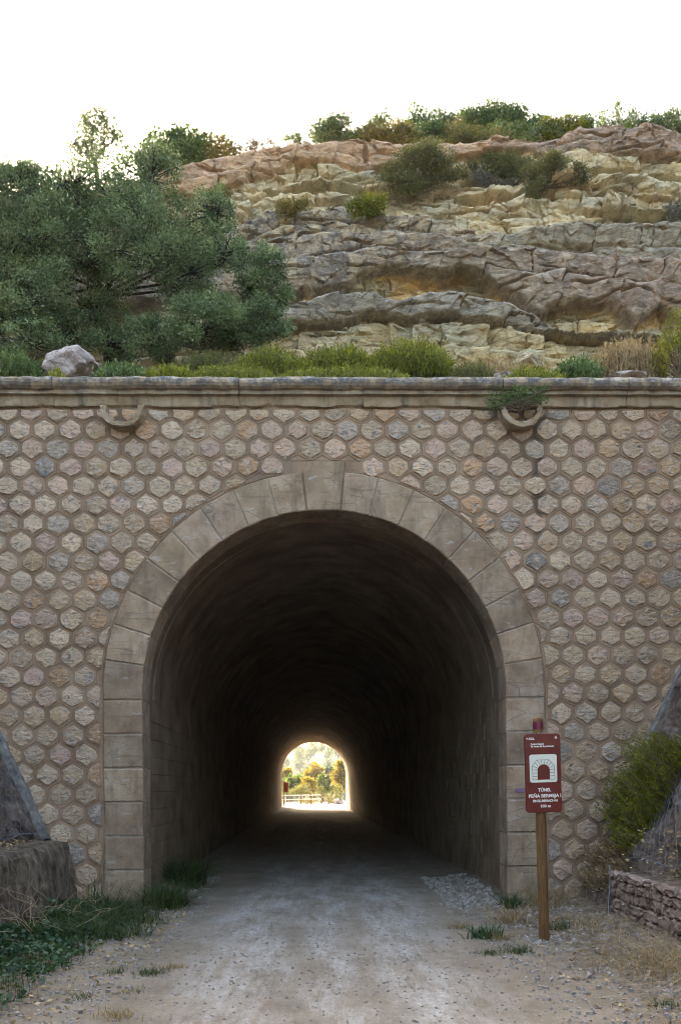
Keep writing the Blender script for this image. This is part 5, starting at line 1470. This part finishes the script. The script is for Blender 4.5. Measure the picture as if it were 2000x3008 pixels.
# small plastic tape / rope hanging at the end of the rubble wall
V, f = tubes([bend((3.52, 10.80, 0.62), (3.42, 10.55, 0.02), 8, 0.03, 0.008, 0.008)], 6)
ro = link("rope", mesh_np("rope", V - np.array([3.45, 10.6, 0]), f, True), M['wire'], loc=(3.45, 10.6, 0)); tag(ro, "pale grey rope hanging down the end of the rubble wall", "rope")

# ================================================================== BEYOND THE TUNNEL
def far_z(X, Y):
    t = np.clip((Y - 230) / 160, 0, 1)
    return -6 + 22.0 * t * t * (3 - 2 * t) + fbm(X * 0.02, Y * 0.02, 3, 201) * 5 * t
sheet("far_hill", np.linspace(-160, 160, 40), np.linspace(205, 420, 30), far_z, M['scrubhill'])
# rail fence
fe0, fe1 = at(815, 2362, 86.0), at(944, 2366, 88.0)
fe0[2] = fe1[2] = 0.0
fence = empty("rail_fence", (fe0 + fe1) / 2); tag(fence, "two rail timber fence beyond the far end of the tunnel", "fence")
FO = (fe0 + fe1) / 2; ext0 = fe0 + (fe0 - fe1) * 0.9
npst = 9
for k in range(npst):
    t = k / (npst - 1); p = ext0 + (fe1 - ext0) * t
    V, f = tubes([(np.array([p + (0, 0, -0.2), p + (0, 0, 0.55), p + (0, 0, 1.02)]), 0.055)], 7); link("fence_post", mesh_np("fence_post", V - FO, f, True), M['post'], fence)
for z in (0.52, 0.92):
    V, f = tubes([(np.array([ext0 + (0, 0, z), (ext0 + fe1) / 2 + (0, 0, z - .01), fe1 + (0, 0, z)]), 0.06)], 8); link("fence_rail", mesh_np("fence_rail", V - FO, f, True), M['rail'], fence)
# far sign seen edge on
p = at(833, 2360, 76.0); fs = empty("far_sign", (p[0], 76, 0)); tag(fs, "small reddish sign on a post at the far tunnel exit", "sign")
V, f = tubes([(np.array([(0, 0, -.1), (0, 0, 1.1), (0, 0, 2.35)]), 0.055)], 8); link("post", mesh_np("post", V, f, True), M['post'], fs)
link("panel", prism("panel", rrect(0.40, 0.85, 0.03), -0.012, 0.012, 0.004), M['maroon'], fs, (0.20, 0.07, 1.70))
def tr(name, label, px, pyt, pyb, w, Y, n, leaf, mat, zb=None, group=None, cat="tree", nb=5, squat=False):
    base = at(px, pyb, Y); 
    if zb is not None: base[2] = zb
    h_top = at(px, pyt, Y)[2]; wd = w / F_PX * Y / 2
    blobs = []
    lo = at(px, pyb, Y)[2]
    for k in range(nb):
        t = (k + 0.5) / nb
        blobs.append((np.array([base[0] + RNG.normal(0, 0.25) * wd, Y + RNG.normal(0, 0.3) * wd, lo + (h_top - lo) * (0.12 + 0.80 * t)]), (wd * (0.95 - 0.45 * abs(t - 0.4)), wd * 0.8, (h_top - lo) * 0.8 / nb)))
    return plant(name, label, cat, base, blobs, n, leaf, mat, limb=(base[0], Y, lo + (h_top - lo) * 0.25), trunk=0.03 * Y / 26, sub=7, spread=0.3, group=group, twigs=False, up=0.5)
GP = "poplars beyond the tunnel"
tr("yellow_poplar", "tall yellow poplar in the middle of the far tunnel opening", 923, 2248, 2322, 46, 130, 2600, 0.45, 'yellow', -4.5, GP, nb=6)
tr("yellow_poplar", "yellow poplar at the left rim of the far tunnel opening", 836, 2256, 2320, 30, 130, 1500, 0.45, 'yellow', -4.5, GP)
tr("yellow_poplar", "yellow poplar at the right rim of the far tunnel opening", 1002, 2238, 2325, 40, 120, 2400, 0.42, 'yellow', -4.0, GP)
tr("yellow_poplar", "lower golden tree between the dark bushes past the fence", 906, 2284, 2335, 36, 112, 1300, 0.32, 'yellow', -3.0, GP)
for k, (px, pyt, w, lab) in enumerate(((856, 2280, 26, "fresh green poplar next to the left yellow one"), (874, 2278, 26, "fresh green poplar above the left dark bush"), (890, 2277, 24, "fresh green poplar just left of the tall yellow one"), (950, 2278, 30, "fresh green poplar right of the tall yellow one"), (976, 2284, 26, "fresh green poplar beside the right yellow one"), (842, 2290, 24, "low green poplar behind the far sign"))):
    tr("green_poplar", lab, px, pyt, 2334, w, 122 + k, 900, 0.42, 'fresh', -4.0, GP)
tr("stone_pine", "rounded dark pine between the two tall yellow poplars", 962, 2252, 2300, 34, 150, 1400, 0.42, 'pine', -5, None)
GB = "dark bushes behind the far fence"
tr("dark_bush", "wide dark bush behind the left part of the far fence", 884, 2304, 2338, 60, 98, 1600, 0.16, 'olive', -0.3, GB, "shrub", 3)
tr("dark_bush", "smaller dark bush behind the right end of the far fence", 943, 2312, 2342, 26, 97, 800, 0.15, 'olive', -0.3, GB, "shrub", 3)
tr("dark_bush", "greyish bush at the right rim of the far exit", 988, 2300, 2360, 38, 92, 1200, 0.15, 'olive', -0.1, GB, "shrub", 4)
tr("dark_bush", "low golden weeds right of the far fence end", 965, 2338, 2364, 34, 90, 700, 0.12, 'rusty', -0.1, GB, "shrub", 3)
tr("dark_bush", "low dry weeds under the far fence rails", 900, 2345, 2366, 90, 90, 1100, 0.12, 'rusty', -0.1, GB, "shrub", 2)
boulder(994, 2368, 88, 1.1, 0.75, 1.0, 31, "pale rock pile at the right of the far exit", name="rock", cat="rock")
# pines on the far hill: one prototype, individual copies
proto = None
spots = []
for k in range(46):
    spots.append((-9 + 0.0, 0))
r2 = np.random.default_rng(5)
cnt = 0
for row, Y in enumerate((262, 278, 294, 310, 326, 342, 358, 374, 388)):
    nn = 5
    for c in range(nn):
        px = 818 + 206 * (c + 0.5 + r2.uniform(-0.4, 0.4)) / nn
        X = at(px, 2300, Y + r2.uniform(-6, 6))[0]; yy = Y + r2.uniform(-6, 6)
        z = float(far_z(np.array([X]), np.array([yy]))[0]); s = r2.uniform(0.75, 1.3)
        if proto is None:
            h = 4.6
            bl = [(np.array([X + dx, yy + dy, z + dz]), (rr, rr, rr * 0.75)) for dx, dy, dz, rr in ((0, 0, 3.2, 1.6), (-0.9, 0.2, 2.6, 1.2), (0.9, -0.3, 2.7, 1.2), (0.1, 0, 4.0, 1.1), (0, -0.5, 1.7, 1.2))]
            proto = plant("pine_tree", "rounded hazy pine among many alike on the far wooded hill", "tree", (X, yy, z), bl, 900, 0.55, 'pine', limb=(X, yy, z + 1.6), trunk=0.16, sub=7, spread=0.3, group="pines on the far hill", twigs=False)
            continue
        o = proto.copy(); COL.objects.link(o); o.location = (X, yy, z - 0.2); o.rotation_euler = (0, 0, r2.uniform(0, 6.28)); o.scale = (s, s, s * r2.uniform(0.9, 1.25))
        for ch in proto.children:
            c2 = ch.copy(); COL.objects.link(c2); c2.parent = o

# ================================================================== HAZE
hz = poly_mesh("haze", [(-425, -165, -14), (425, -165, -14), (425, 605, -14), (-425, 605, -14), (-425, -165, 32), (425, -165, 32), (425, 605, 32), (-425, 605, 32)],
               [[0, 3, 2, 1], [4, 5, 6, 7], [0, 1, 5, 4], [1, 2, 6, 5], [2, 3, 7, 6], [3, 0, 4, 7]])
hm = bpy.data.materials.new("haze_air"); hm.use_nodes = True; hm.node_tree.nodes.clear()
ho = hm.node_tree.nodes.new("ShaderNodeOutputMaterial"); hv = hm.node_tree.nodes.new("ShaderNodeVolumePrincipled")
hv.inputs["Color"].default_value = (0.85, 0.90, 0.95, 1); hv.inputs["Density"].default_value = 0.0002; hv.inputs["Anisotropy"].default_value = 0.4
hm.node_tree.links.new(hv.outputs[0], ho.inputs["Volume"])
tag(link("haze", hz, hm), kind='stuff')
